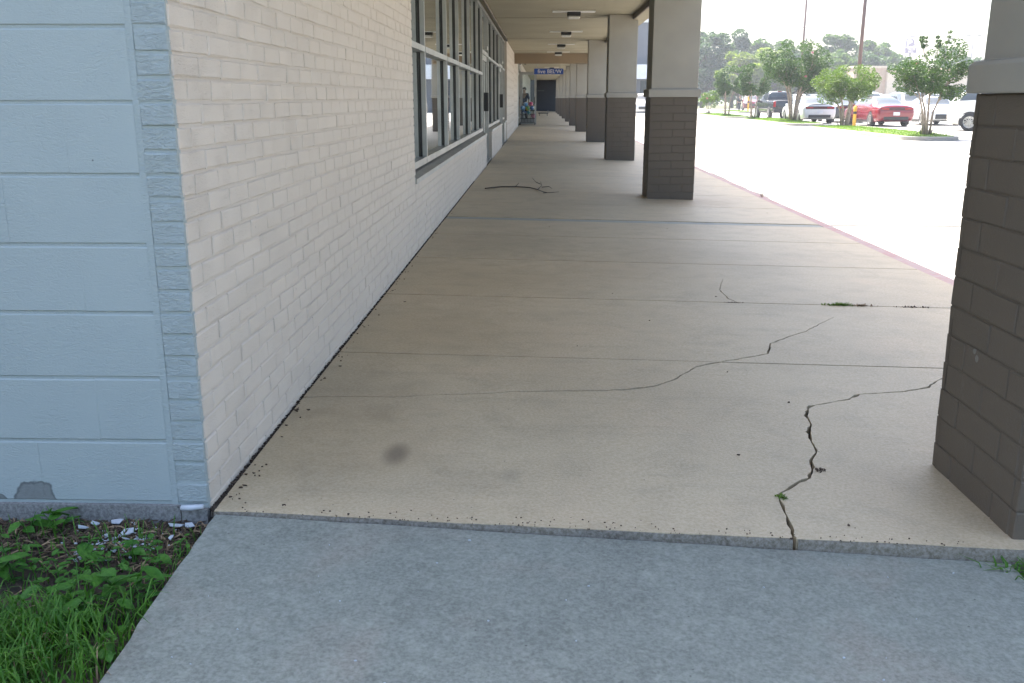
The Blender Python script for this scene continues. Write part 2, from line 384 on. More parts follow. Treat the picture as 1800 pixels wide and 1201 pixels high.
# faint hairline branch: thin slots filled dark, lying in the main piece
# kerb
kb = MB(); n = 90
def kerb_piece(y0, y1):
    x0, x1 = XR+.006, XR+.15; zt = walk_z(XR)-.004
    v = []
    for y in (y0, y1): v += [(x0, y, -.3), (x0, y, zt), (x1-.03, y, zt-.002), (x1-.008, y, zt-.012), (x1, y, zt-.035), (x1+.015, y, -.3)]
    return MB().add(v, [(i, i+6, i+7, i+1) for i in range(5)]+[(0, 1, 2, 3, 4, 5), (11, 10, 9, 8, 7, 6)])
kerb = tag(empty('kerb'), kind='structure')
for k in range(14):
    y0 = 2.0+k*7; kerb_piece(y0+.004, y0+6.996).build('kerb_stone', m_red, kerb)
# apron in the foreground
def az(x, y):
    t = (x+1.02)/2.42; return -.003-.083*max(0, min(1.15, t))**1.0
apron = tag(empty('front_walk'), kind='structure')
ap = [(-1.005, 2.640)]+[(x, frontY(x)-.021+rng.uniform(-.0025, .0025)) for x in np.linspace(-1.0, 1.40, 30)]
le = rough_line([(-.80, -3.0), (-.952, 1.4), (-1.005, 2.640)], .06, .004, 21)
ri = rough_line([(1.40, frontY(1.40)-.021), (1.47, 1.4), (1.5, -3)], .08, .004, 22)
poly_prism(ap[1:-1]+ri+le[:-1], az, .12).build('slab', m_apron, apron)
# soil bed left of the apron and to the right
bed = tag(obj('soil_bed', mesh('soil_bed', [(-14, -8, -.075), (-.90, -8, -.075), (-.90, 2.72, -.055), (-14, 2.72, -.055)], [(0, 1, 2, 3)], m_soil)), kind='structure')
tag(obj('side_soil_bed', mesh('side_soil_bed', [(1.2, -8, -.16), (3.19, -8, -.16), (3.19, 2.58, -.16), (1.2, 2.58, -.16)], [(0, 1, 2, 3)], m_soil)), kind='structure')

# ------------------------------------------------------------------ the shop building
WX, FY, CZ = -1.03, 2.68, 2.95          # long wall plane, end wall plane, canopy ceiling height
bld = tag(empty('shop_building', (WX, FY, 0)), 'long low shop building with cream brick side, pale blue end wall and covered walk', 'building')
PINV = Matrix.Translation((-WX, -FY, 0))
def bpart(o, parent=None):
    o.parent = parent or bld; o.matrix_parent_inverse = PINV if parent is None else Matrix.Identity(4); return o
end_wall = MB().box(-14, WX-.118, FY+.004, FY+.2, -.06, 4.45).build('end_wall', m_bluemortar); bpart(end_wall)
side_wall = MB()
for (y0, y1, z1) in ((FY+.03, 7.8, CZ+.1), (7.8, 18.36, .56), (20.4, 25.9, .56), (29.6, 43.0, CZ+.1)):
    side_wall.box(WX-.2, WX-.005, y0, y1, -.06, z1)
side_wall = side_wall.build('side_wall', m_mortar); bpart(side_wall)
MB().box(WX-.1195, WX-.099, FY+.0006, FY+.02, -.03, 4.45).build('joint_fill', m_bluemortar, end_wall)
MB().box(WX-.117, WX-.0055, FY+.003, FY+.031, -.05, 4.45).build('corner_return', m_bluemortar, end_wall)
# bevelled masonry unit: length along local x, height along z, front at local y=0 (facing -y)
def unit_mesh(name, l, h, d, b, m, seed, jit=.0012, bx=None):
    bx = b if bx is None else bx
    r_ = random.Random(seed); j = lambda: r_.uniform(-jit, jit); v = []
    for (ex, ez, y) in ((l/2-bx, h/2-b, 0), (l/2, h/2, b*.9), (l/2, h/2, d)):
        for sx, sz in ((-1, -1), (1, -1), (1, 1), (-1, 1)): v.append((sx*ex+j(), y+(j() if y < d else 0), sz*ez+j()))
    f = [(0, 1, 2, 3)]
    for k in (0, 4):
        for i in range(4): f.append((k+i, k+4+i, k+4+(i+1) % 4, k+(i+1) % 4))
    return mesh(name, v, f, m)
# end wall: painted concrete blocks
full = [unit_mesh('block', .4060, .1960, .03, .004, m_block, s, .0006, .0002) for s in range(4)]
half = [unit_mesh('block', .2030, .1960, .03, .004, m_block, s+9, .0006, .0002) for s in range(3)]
X0 = WX-.118
for k in range(21):
    zc = .02+.1016+k*.2032; x = X0; first = (k % 2 == 1)
    while x > -4.6:
        wd = .203 if first else .406
        o = obj('block', rng.choice(half if first else full), end_wall, (x-wd/2, FY+rng.uniform(-.0005, .0005), zc+rng.uniform(-.001, .001)))
        x -= wd; first = False
# brick ends of the corner, sky-tinted like the end wall
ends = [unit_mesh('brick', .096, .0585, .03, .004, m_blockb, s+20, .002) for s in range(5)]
for k in range(-1, 60):
    zc = .02+.0677*(k+.5)
    obj('brick', rng.choice(ends), end_wall, (WX-.052, FY-.001+rng.uniform(-.002, .002), zc+rng.uniform(-.0015, .0015)), (0, rng.uniform(-.012, .012), 0))
# foundation ledge under the end wall
fm = MB().box(-14, -1.12, FY-.012, FY+.1, -.12, .013); fm.build('foundation_ledge', m_found, end_wall)
fm = MB().box(-1.115, -1.034, FY-.016, FY+.1, -.12, .004); fm.build('foundation_ledge', m_found, end_wall)
# side wall bricks
cand = []
for k in range(-1, 44):
    zc = .02+.0677*(k+.5)
    for (y0, y1, ztop) in ((FY+.012, 7.8, 2.99), (7.8, 18.36, .56), (20.4, 25.9, .56), (29.6, 43.0, 2.99)):
        if zc+.03 > ztop: continue
        y = y0 + (0 if k % 2 else -.1015)
        while y < y1:
            a = max(y, y0); b = min(y+.203, y1)
            if b-a > .03: cand.append((a, b, zc))
            y += .203
def bsize(c):
    dy = (c[0]+c[1])/2; dz = c[2]-EYE; d2 = dy*dy+WX*WX+dz*dz
    vis = 1 if c[2] < 1.25+.11*dy+.1 else .0      # above the frame counts last
    return vis*(c[1]-c[0])*1.03/d2**1.5
cand.sort(key=bsize, reverse=True)
cache = {}
def brick_for(l, var):
    key = (round(l, 2), var)
    if key not in cache: cache[key] = unit_mesh('brick', max(.02, round(l, 2)-.003), .0588, .03, .004, m_brick, hash(key) % 9999, .0016)
    return cache[key]
rest = MB(); unit = unit_mesh('tmp', 1, 1, 1, .0, m_brick, 1, 0)
for i, (a, b, zc) in enumerate(cand):
    px = WX+rng.uniform(-.0018, .0018)
    if i < 300:
        obj('brick', brick_for(b-a, rng.randrange(4)), side_wall, (px, (a+b)/2+rng.uniform(-.001, .001), zc+rng.uniform(-.0012, .0012)), (rng.uniform(-.006, .006), 0, pi/2))
    else:
        me = brick_for(b-a, i % 4); c = (a+b)/2
        rest.add([(px-v.co.y, c+v.co.x, zc+v.co.z) for v in me.vertices], [tuple(p.vertices) for p in me.polygons])
tag(rest.build('brick_courses', m_brick, side_wall), kind='stuff')
for o in side_wall.children: pass
# roof mass, canopy
bpart(MB().box(-14, -1.24, FY+.21, 99, CZ+.02, 4.4).build('roof', m_beam))
bpart(MB().box(WX-.2, 1.95, FY-.05, 38.2, CZ, 4.3).build('canopy_ceiling', m_ceil))
bpart(MB().box(WX-.2, 1.95, 38.7, 99, 3.05, 4.3).build('canopy_ceiling', m_ceil))
bpart(MB().box(1.953, 2.22, FY-.05, 99, CZ-.105, 4.35).build('canopy_fascia', m_ceil))
bpart(MB().box(1.93, 1.951, 3.3, 99, CZ-.10, CZ-.001).build('soffit_trim', m_dkbeam))
bpart(MB().box(WX-.05, 1.95, 38.2, 38.7, 2.575, 4.3).build('cross_beam', m_beam))
bpart(MB().box(WX-.001, WX+.03, 7.8, 29.6, CZ-.035, CZ-.002).build('ceiling_trim', m_dkbeam))
for k in range(5): bpart(MB().box(WX+.001, 1.929, 7.05+k*7.2, 7.058+k*7.2, CZ-.0035, CZ-.0005).build('ceiling_seam', m_dkbeam))
# interior shell seen through the glass
bpart(MB().box(-7, -6.9, 7, 99, 0, CZ+.02).build('interior_wall', m_int))
bpart(MB().box(-7, WX-.2, 7.0, 99, -.06, -.02).build('interior_floor', m_intfloor))
bpart(MB().box(-7, WX-.21, 7.70, 7.79, 0, CZ+.02).build('interior_wall', m_int))
bpart(MB().box(-7, WX-.21, 42.8, 42.9, 0, CZ+.02).build('interior_wall', m_int))
# shop windows
def window_run(bays, z0, z1, ztr, xf=WX-.07):
    for y0, y1 in zip(bays[:-1], bays[1:]):
        fr = MB(); w_ = .026; xa, xb = xf-.11, xf
        fr.box(xa, xb, y0+.001, y0+w_, z0, z1); fr.box(xa, xb, y1-w_, y1-.001, z0, z1)
        fr.box(xa+.002, xb-.002, y0+w_, y1-w_, z0, z0+.06); fr.box(xa+.002, xb-.002, y0+w_, y1-w_, z1-.06, z1)
        if ztr: fr.box(xa+.002, xb+.006, y0+w_, y1-w_, ztr-.026, ztr+.026)
        wo = fr.build('window', m_alu); bpart(wo)
        xg = xf-.06
        for (a, b) in (((z0+.06, ztr-.026), (ztr+.026, z1-.06)) if ztr else ((z0+.06, z1-.06),)):
            MB().box(xg-.006, xg, y0+w_-.005, y1-w_+.005, a-.004, b+.004).build('pane', m_glass, wo)
            for ga in (y0+w_, y1-w_-.012): MB().box(xg+.001, xg+.018, ga, ga+.012, a, b).build('gasket', m_aludk, wo)
window_run([7.8, 9.25, 11.40, 13.05, 15.10, 17.10, 18.36], .64, 2.93, 1.70)
window_run([20.4, 22.2, 24.05, 25.9], .64, 2.93, 2.08)
window_run([28.0, 29.0, 29.6], .64, 2.93, 2.08)
for (y0, y1) in ((7.8, 18.36), (20.4, 25.9), (28.0, 29.6)):
    s_ = MB(); v = []
    for y in (y0, y1): v += [(WX-.2, y, .56), (WX+.012, y, .56), (WX+.012, y, .60), (WX-.2, y, .645)]
    s_.add(v, [(0, 4, 5, 1), (1, 5, 6, 2), (2, 6, 7, 3), (0, 1, 2, 3), (7, 6, 5, 4)])
    bpart(s_.build('window_sill', m_alu))
bpart(MB().box(WX-.2, WX-.02, 28.0, 29.6, -.05, .555).build('panel_under_window', m_alu))
# glazed doors with black pull bars
def shop_door(y0, y1, yh, zt=2.08):
    xf = WX-.07; fr = MB(); w_ = .05
    fr.box(xf-.1, xf, y0+.002, y0+w_, 0, 2.93); fr.box(xf-.1, xf, y1-w_, y1-.002, 0, 2.93)
    fr.box(xf-.1, xf, y0+w_, y1-w_, zt, zt+.07); fr.box(xf-.1, xf, y0+w_, y1-w_, 2.87, 2.93); fr.box(xf-.12, xf+.05, y0+w_, y1-w_, -.02, .015)
    d = fr.build('door', m_alu); bpart(d)
    MB().box(xf-.055, xf-.049, y0+w_-.004, y1-w_+.004, zt+.066, 2.874).build('pane', m_glass, d)
    n = 2; ww = (y1-y0-2*w_)/n
    for i in range(n):
        a = y0+w_+i*ww+.003; b = a+ww-.006; lf = MB()
        lf.box(xf-.075, xf-.03, a, a+.075, .02, zt-.004); lf.box(xf-.075, xf-.03, b-.075, b, .02, zt-.004)
        lf.box(xf-.073, xf-.032, a+.075, b-.075, .02, .22); lf.box(xf-.073, xf-.032, a+.075, b-.075, zt-.1, zt-.004)
        lo = lf.build('door_leaf', m_alu, d)
        MB().box(xf-.055, xf-.05, a+.07, b-.07, .21, zt-.095).build('pane', m_glass, d)
        hy = b-.1 if i == 0 else a+.1
        MB().box(xf-.03, xf+.05, hy-.02, hy+.02, 1.0, 1.36).build('door_handle', m_black, d)
    # closer box above
    MB().box(xf, xf+.07, y0+.3, y0+.75, zt+.075, zt+.14).build('door_closer', m_alu, d)
shop_door(18.36, 20.4, 0); shop_door(25.9, 28.0, 0)
# farther shopfront beyond the cross beam
m_farwall = plain('far_shop_wall', (.50, .48, .42), .8, var=.06)
bpart(MB().box(WX-.2, WX, 43.0, 45.0, -.05, 3.05).build('far_wall', m_farwall))
window_run([45.0, 46.6, 48.0], .3, 3.0, 2.4, WX-.03)
bpart(MB().box(WX-.2, WX, 51.0, 99, -.05, 3.05).build('far_wall', m_farwall))
bpart(MB().box(WX-.15, WX-.02, 48.0, 51, 2.62, 3.05).build('door_header', m_alu))
bpart(MB().box(WX-.2, 2.2, 99.0, 99.3, -.2, 3.3).build('corridor_end_wall', m_endwall))
MBd = MB().box(-.30, .35, 98.93, 98.99, 1.95, 2.05)
bpart(MBd.build('notice_strip', plain('faded_notice', (.10, .10, .10), .7)))

# ------------------------------------------------------------------ columns
CXL, CW, CD = 1.43, .62, .61
ccache = {}
def cbrick(l, v):
    k = (round(l, 3), v)
    if k not in ccache: ccache[k] = unit_mesh('brick', l-.004, .0965, .03, .004, m_colbrick, hash(k) % 997, .0014)
    return ccache[k]
def column(i, yf, label, bricks):
    zb = walk_z(CXL+CW/2); root = empty('column', (CXL+CW/2+(.015 if i == 0 else 0), yf+CD/2, zb))
    tag(root, label, 'column', 'columns along the covered walk')
    zt = 1.265-zb; hw, hd = CW/2, CD/2
    core = MB().box(-hw+.004, hw-.004, -hd+.004, hd-.004, -.05, zt).build('brick_base', m_colmortar, root)
    ch = .1022; nC = 13; big = MB()
    faces = [((0, -hd), 0, CW, True), ((0, hd), pi, CW, True), ((-hw, 0), -pi/2, CD-.062, False), ((hw, 0), pi/2, CD-.062, False)]
    for c in range(nC):
        zc = zt-(c+.5)*ch
        for (cx, cy), rz, wd, fullw in faces:
            cut = [0, .305, wd] if (c % 2 == 0) else [0, .155, .46, wd]
            if not fullw: cut = [0, .12, .425, wd] if (c % 2 == 0) else [0, .275, wd]
            for a, b in zip(cut[:-1], cut[1:]):
                lx = (a+b)/2-wd/2; p = Matrix.Rotation(rz, 3, 'Z') @ Vector((lx, 0, 0))
                me = cbrick(b-a, rng.randrange(3)); z = zc+rng.uniform(-.001, .001); off = rng.uniform(-.0012, .0012)
                q = Matrix.Rotation(rz, 3, 'Z') @ Vector((0, off, 0)); loc = Vector((cx+p.x+q.x, cy+p.y+q.y, z))
                if bricks: obj('brick', me, core, loc, (0, 0, rz))
                else:
                    mt = Matrix.Translation(loc) @ Matrix.Rotation(rz, 4, 'Z')
                    big.add([mt @ v.co for v in me.vertices], [tuple(pp.vertices) for pp in me.polygons])
    if not bricks: tag(big.build('brick_courses', m_colbrick, core), kind='stuff')
    # moulded band
    v = []; prof = [(.0, zt+.001), (.021, zt+.001), (.023, zt+.006), (.023, zt+.088), (.016, zt+.10), (-.012, zt+.108)]
    for o_, z in prof:
        for sx, sy in ((-1, -1), (1, -1), (1, 1), (-1, 1)): v.append((sx*(hw+o_), sy*(hd+o_), z))
    f = [(k*4+j, k*4+(j+1) % 4, k*4+4+(j+1) % 4, k*4+4+j) for k in range(5) for j in range(4)]+[(3, 2, 1, 0)]
    MB().add(v, f).build('band', m_stucco, root)
    MB().bbox(-hw+.008, hw-.008, -hd+.008, hd-.008, zt+.09, CZ-zb-.004 if i < 4 else 3.046-zb, .006).build('shaft', m_stucco, root)
YC = [2.64, 12.6, 20.68, 29.4, 38.72, 47.2, 55.4, 64.0, 72.6, 81.2, 89.8]
names = ['nearest brown brick column with pale shaft at the right edge', 'second brown brick and stucco column from the camera, beside the drive',
         'third brown and cream column from the camera', 'fourth brown and cream column from the camera', 'column standing under the tan cross beam',
         'first column beyond the cross beam', 'second column beyond the cross beam', 'third column beyond the cross beam', 'fourth column beyond the cross beam',
         'last column but one before the dark end wall', 'last column before the dark end wall of the covered walk']
for i, yc in enumerate(YC): column(i, yc, names[i], i < 4)

# ------------------------------------------------------------------ ceiling lamps
lamp_lab = ['flat ceiling lamp nearest the camera, above the first windows', 'ceiling lamp above the second column', 'ceiling lamp with white plate above the third column', 'second visible ceiling lamp, just past the third column',
            'ceiling lamp beside the fourth column', 'last ceiling lamp before the tan cross beam', 'ceiling lamp just beyond the cross beam', 'ceiling lamp above the blue hanging sign', 'ceiling lamp over the open glass door', 'farthest ceiling lamp in the dim end of the walk']
for i, (yl, zc) in enumerate([(8.3, CZ), (14.1, CZ), (19.9, CZ), (25.7, CZ), (31.6, CZ), (36.8, CZ), (42.6, 3.05), (46.2, 3.05), (58, 3.05), (70, 3.05)]):
    r_ = tag(empty('ceiling_lamp', (.66, yl, zc)), lamp_lab[i], 'ceiling lamp', 'lamps under the canopy')
    MB().bbox(-.43, .43, -.13, .13, -.022, -.001, .006).build('mounting_plate', m_white, r_)
    MB().bbox(-.135, .135, -.135, .135, -.095, -.023, .012).build('housing', m_black, r_)
    MB().bbox(-.125, .125, -.125, .125, -.145, -.096, .022).build('lens', m_lens, r_)

# ------------------------------------------------------------------ planted islands
def island(x0, x1, y0, y1, label, seed):
    r_ = random.Random(seed); root = tag(empty('planted_island', ((x0+x1)/2, (y0+y1)/2, -.18)), label, 'island', 'planted islands in the parking lot')
    hx, hy = (x1-x0)/2, (y1-y0)/2; ring = []; rad = hx*.85; n = 10
    for cx, cy, a0 in ((hx-rad, hy-rad, 0), (-hx+rad, hy-rad, pi/2), (-hx+rad, -hy+rad, pi), (hx-rad, -hy+rad, 1.5*pi)):
        for k in range(n+1): ring.append((cx+rad*cos(a0+k*pi/2/n), cy+rad*sin(a0+k*pi/2/n)))
    N = len(ring); v = []; prof = [(1.0, 0, -.1), (1.0, 0, .125), (1, -.02, .14), (1, -.14, .14), (1, -.145, .05)]
    for _, o_, z in prof:
        for x, y in ring:
            l = math.hypot(x, y-max(-hy+rad, min(hy-rad, y))) or 1
            nx, ny = x/l, (y-max(-hy+rad, min(hy-rad, y)))/l
            v.append((x+nx*o_, y+ny*o_, z))
    f = [(k*N+j, k*N+(j+1) % N, k*N+N+(j+1) % N, k*N+N+j) for k in range(4) for j in range(N)]
    MB().add(v, f).build('kerb', m_kerbgrey, root)
    # mound
    v = [(0, 0, 0)]; f = []; rings = 6
    def top(s, x, y): return .125+.10*(1-s**2)
    v = []
    for k in range(rings+1):
        s_ = 1-k/rings*.98
        for x, y in ring: v.append((x*s_*.93, y*(1-(1-s_)*.9)*.985 if False else y*s_*.985, top(s_, x, y)))
    f = [(k*N+j, k*N+(j+1) % N, k*N+N+(j+1) % N, k*N+N+j) for k in range(rings) for j in range(N)]+[tuple(rings*N+j for j in range(N))]
    MB().add(v, f).build('mound', m_lawnbase, root, True)
    g = MB()
    for _ in range(int(900*hx*hy)):
        x, y = r_.uniform(-hx, hx)*.93, r_.uniform(-hy, hy)*.97
        yy = y-max(-hy+rad, min(hy-rad, y)); s_ = max(abs(x)/hx, math.hypot(x, yy)/hx if yy else 0, abs(y)/hy)
        if math.hypot(x, yy) > hx-.15: continue
        z = top(min(1, s_), x, y)-.02; h = r_.uniform(.04, .10); a = r_.uniform(0, pi); w_ = .012; l = r_.uniform(-.05, .05)
        g.add([(x-w_*cos(a), y-w_*sin(a), z), (x+w_*cos(a), y+w_*sin(a), z), (x+l, y+l*.5, z+h)], [(0, 1, 2)])
    tag(g.build('lawn', m_lawn, root), kind='stuff')
island(12.75, 14.75, 33.4, 46.6, 'grassy island with the multi-stemmed tree nearest the camera', 1)
island(13.2, 15.2, 51.2, 64.4, 'middle grassy island in front of the white sedan', 2)
island(13.4, 15.4, 69.6, 84.0, 'farthest grassy island, beside the second column', 3)
island(19.5, 21.0, 95, 108, 'low kerbed island far back near the walking person', 4)

# ------------------------------------------------------------------ trees
def leaf_cloud(mb, centres, n, size, r_, flat=.8):
    for _ in range(n):
        c, rad = r_.choice(centres)
        while True:
            d = Vector((r_.uniform(-1, 1), r_.uniform(-1, 1), r_.uniform(-1, 1)))
            if .05 < d.length < 1: break
        d = d.normalized()*(d.length**.45)
        p = Vector(c)+Vector((d.x*rad, d.y*rad, d.z*rad*flat))
        s_ = size*r_.uniform(.6, 1.4)
        u = Vector((r_.uniform(-1, 1), r_.uniform(-1, 1), r_.uniform(-.6, .6))).normalized(); q = u.cross(Vector((r_.uniform(-1, 1), r_.uniform(-1, 1), r_.uniform(-1, 1)))).normalized()
        mb.add([p-u*s_, p+q*s_*.45, p+u*s_, p-q*s_*.45], [(0, 1, 2, 3)])
def myrtle(loc, stems, crown_r, z0, z1, label, mleaf, seed, n=5200, leaf=.062, blooms=0, lean=(0, 0), shoots=0, r0=.055):
    r_ = random.Random(seed); root = tag(empty('crape_myrtle', loc), label, 'tree', 'small trees on the islands')
    cl = []; h = z1-z0
    wood = []
    for s_ in range(stems):
        a = 2*pi*s_/stems+r_.uniform(-.4, .4); sp = crown_r*r_.uniform(.35, .62)
        pts = [(cos(a)*.13, sin(a)*.13, -.06)]
        top = Vector((cos(a)*sp+lean[0], sin(a)*sp+lean[1], z0+h*r_.uniform(.35, .6)))
        for k in range(1, 6):
            t = k/5; q = Vector((cos(a)*.13, sin(a)*.13, 0)).lerp(top, t); q.x -= cos(a)*sp*.22*sin(pi*t); q.y -= sin(a)*sp*.22*sin(pi*t)
            pts.append((q.x+r_.uniform(-.03, .03), q.y+r_.uniform(-.03, .03), q.z))
        tr = MB().tube(pts, [r0*1.15, r0, r0*.85, r0*.7, r0*.55, r0*.4], 7)
        for b in range(5):
            st = Vector(pts[3 if b < 2 else 4 if b < 4 else 5]); an = a+r_.uniform(-1.3, 1.3); ln = r_.uniform(.35, .75)*crown_r*.8
            e = st+Vector((cos(an)*ln*.75, sin(an)*ln*.75, ln*r_.uniform(.35, .95)))
            e.z = min(e.z, z1-.15)
            mid = st.lerp(e, .5)+Vector((r_.uniform(-.05, .05), r_.uniform(-.05, .05), .04))
            tr.tube([st, mid, e], [r0*.42, r0*.3, r0*.12], 5)
            cl.append((tuple(e), crown_r*r_.uniform(.20, .34))); cl.append((tuple(mid+Vector((0, 0, .1))), crown_r*r_.uniform(.14, .25)))
        wood.append(tr)
    for k in range(int(stems*4)):
        a = r_.uniform(0, 2*pi); q = crown_r*r_.uniform(.2, .92); z = z0+h*r_.uniform(.18, .9)
        q *= math.sqrt(max(.12, 1-((z-z0)/h*1.6-.75)**2))
        cl.append(((cos(a)*q+lean[0], sin(a)*q+lean[1], z), crown_r*r_.uniform(.15, .27)))
    for k in range(shoots):
        a = r_.uniform(0, 2*pi); q = crown_r*r_.uniform(.3, .9); b0 = Vector((cos(a)*q*.7, sin(a)*q*.7, z1-.4)); e = b0+Vector((cos(a)*.25, sin(a)*.25, r_.uniform(.5, .9)))
        wood[0].tube([b0, b0.lerp(e, .5), e], [.012, .009, .004], 4)
        for t in (.6, .8, 1.0): cl.append((tuple(b0.lerp(e, t)), .07))
    for tr in wood: tr.build('trunk', m_bark, root, True)
    lv = MB(); wts = []
    for c, rad in cl: wts += [(c, rad)]*max(1, int(rad*rad*60))
    leaf_cloud(lv, wts, n, leaf, r_, .75)
    lv.build('crown', mleaf, root)
    for k in range(blooms):
        c, rad = r_.choice(cl[:stems*10]); bm_ = MB(); leaf_cloud(bm_, [((c[0]-.1, c[1]-.25, c[2]+rad*.3), .075)], 45, .03, r_); bm_.build('blossom', m_pink, root)
    # suckers and dead grass round the foot
    ft = MB()
    for k in range(60):
        a = r_.uniform(0, 2*pi); q = r_.uniform(.05, .3); hh = r_.uniform(.08, .35); ft.add([(cos(a)*q-.012, sin(a)*q, -.03), (cos(a)*q+.012, sin(a)*q, -.03), (cos(a)*q*1.5, sin(a)*q*1.5, hh)], [(0, 1, 2)])
    tag(ft.build('foot_growth', m_bark2 if seed % 2 else mleaf, root), kind='stuff')
    return root
myrtle((13.95, 35.0, -.01), 4, 1.42, 1.05, 3.05, 'multi-stemmed tree nearest the camera, with bare forked stems and wispy top shoots', m_leaf, 3, 15000, .043, 1, (-.1, 0), 6, r0=.042)
myrtle((14.35, 45.6, .0), 5, 1.38, .95, 2.75, 'bushy yellow-green tree at the far end of the nearest island', m_leafy, 5, 15000, .045, 0)
myrtle((14.5, 55.6, .0), 6, 1.75, 1.5, 4.55, 'largest dark green island tree with pink blossoms in front of the white sedan', m_leaf, 8, 21000, .055, 5, r0=.075)
myrtle((13.75, 62.6, .0), 3, 1.15, 1.1, 3.6, 'slender tree with thin stems left of the black pickup', m_leaf, 12, 8000, .052, 1, r0=.04)
myrtle((14.05, 72.9, .0), 3, 1.35, 1.45, 3.6, 'small rounded tree at the near end of the farthest island', m_leaf, 14, 9000, .06, 0, r0=.05)
myrtle((14.1, 81.2, .0), 3, .95, .3, 2.0, 'low shrubby tree with a pink bloom beside the second column', m_leafy, 17, 2600, .06, 2, r0=.035)
def big_tree(loc, h, rad, label, mleaf, seed, n=4200, leaf=.30, sparse=1.0, trunk=.35):
    r_ = random.Random(seed); root = tag(empty('tree', loc), label, 'tree', 'tall trees behind the parking lot')
    tk = MB().tube([(0, 0, -.4), (r_.uniform(-.3, .3), 0, h*.3), (r_.uniform(-.5, .5), 0, h*.6), (r_.uniform(-.5, .5), 0, h*.9)], [trunk, trunk*.8, trunk*.5, trunk*.12], 7)
    cl = []
    for k in range(int(34*sparse)):
        a = r_.uniform(0, 2*pi); t = r_.random(); z = h*(.28+.68*t); q = rad*math.sqrt(max(.05, 1-(t*1.5-.55)**2))*r_.uniform(.35, .95)
        c = Vector((cos(a)*q, sin(a)*q, z)); cl.append((tuple(c), rad*r_.uniform(.17, .33)))
        st = Vector((0, 0, max(h*.2, z-h*r_.uniform(.12, .28)))); tk.tube([st, st.lerp(c, .5)+Vector((0, 0, .2)), c], [trunk*.3, trunk*.2, trunk*.06], 5)
    tk.build('trunk', m_bark2, root, True)
    lv = MB(); leaf_cloud(lv, cl, n, leaf, r_, .8); lv.build('crown', mleaf, root); return root
T = [(25.0, 150, 11.4, 4.6, 'dark tall tree just right of the second column', m_oak3, 1.3), (31.2, 158, 11.6, 4.4, 'blue-green tall tree, second from the column in the wood', m_oak3, 1.2),
     (28.6, 140, 7.9, 3.6, 'light yellow-green tree in front of the wood', m_oak2, 1.2), (36.0, 162, 10.4, 4.0, 'thin tall tree in the middle of the wood', m_oak, .9),
     (34.2, 146, 8.6, 4.2, 'light green spreading tree behind the black pickup', m_oak2, 1.1), (41.8, 165, 11.6, 3.8, 'tree with a loose airy top left of the grey lamp post', m_oak, .7),
     (40.0, 152, 7.6, 4.4, 'low dense tree behind the big island tree', m_oak3, 1.1), (48.6, 160, 11.8, 4.2, 'tall bare-topped tree left of the brown lamp post', m_oak, .75),
     (43.0, 143, 7.4, 4.0, 'grey-green tree at mid height left of the brown lamp post', m_oak, 1.0), (56.0, 165, 10.7, 4.8, 'broad dense tree right of the brown lamp post', m_oak, 1.1),
     (49.8, 150, 8.0, 4.0, 'rounded tree behind the tan building', m_oak3, 1.0), (62.5, 172, 7.8, 3.8, 'pale distant tree left of the arched sign', m_oak2, .9),
     (73.0, 178, 11.0, 2.4, 'thin distant tree right of the arched sign', m_oak, .4), (68.6, 160, 8.0, 3.2, 'dark round tree left of the thin far lamp post', m_oak3, 1.1), (75.0, 168, 7.8, 3.8, 'dark tree partly behind the nearest column', m_oak3, 1.1)]
for i, (x, y, h, r_, lab, ml, sp) in enumerate(T): big_tree((x, y, -.2), h, r_, lab, ml, 40+i, int(8500*(r_/4.5)**2*max(.6, sp)), .29, sp)
r_ = random.Random(5); und = MB()
for k in range(26):
    x = 16+k*2.6; cl = [((x+r_.uniform(-2, 2), 186+r_.uniform(-4, 4), r_.uniform(.5, 6)), r_.uniform(1.6, 3)) for _ in range(5)]; leaf_cloud(und, cl, 420, .5, r_, .9)
tag(und.build('far_undergrowth', m_oak), 'mass of far green undergrowth behind the tall trees', 'undergrowth', kind='stuff')

# ------------------------------------------------------------------ vehicles
def pchip(xs, ys):
    xs = np.asarray(xs, float); ys = np.asarray(ys, float); h = np.diff(xs); d = np.diff(ys, axis=0)/h[:, None]; m = np.zeros_like(ys)
    for k in range(1, len(xs)-1):
        a, b = d[k-1], d[k]; ok = a*b > 0; w1 = 2*h[k]+h[k-1]; w2 = h[k]+2*h[k-1]
        with np.errstate(divide='ignore', invalid='ignore'): q = (w1+w2)/(w1/a+w2/b)
        m[k] = np.where(ok, np.nan_to_num(q), 0)
    m[0], m[-1] = d[0], d[-1]
    def ev(x):
        k = int(np.clip(np.searchsorted(xs, x)-1, 0, len(xs)-2)); t = (x-xs[k])/h[k]
        return ((2*t**3-3*t*t+1)*ys[k]+(t**3-2*t*t+t)*h[k]*m[k]+(-2*t**3+3*t*t)*ys[k+1]+(t**3-t*t)*h[k]*m[k+1])
    return ev
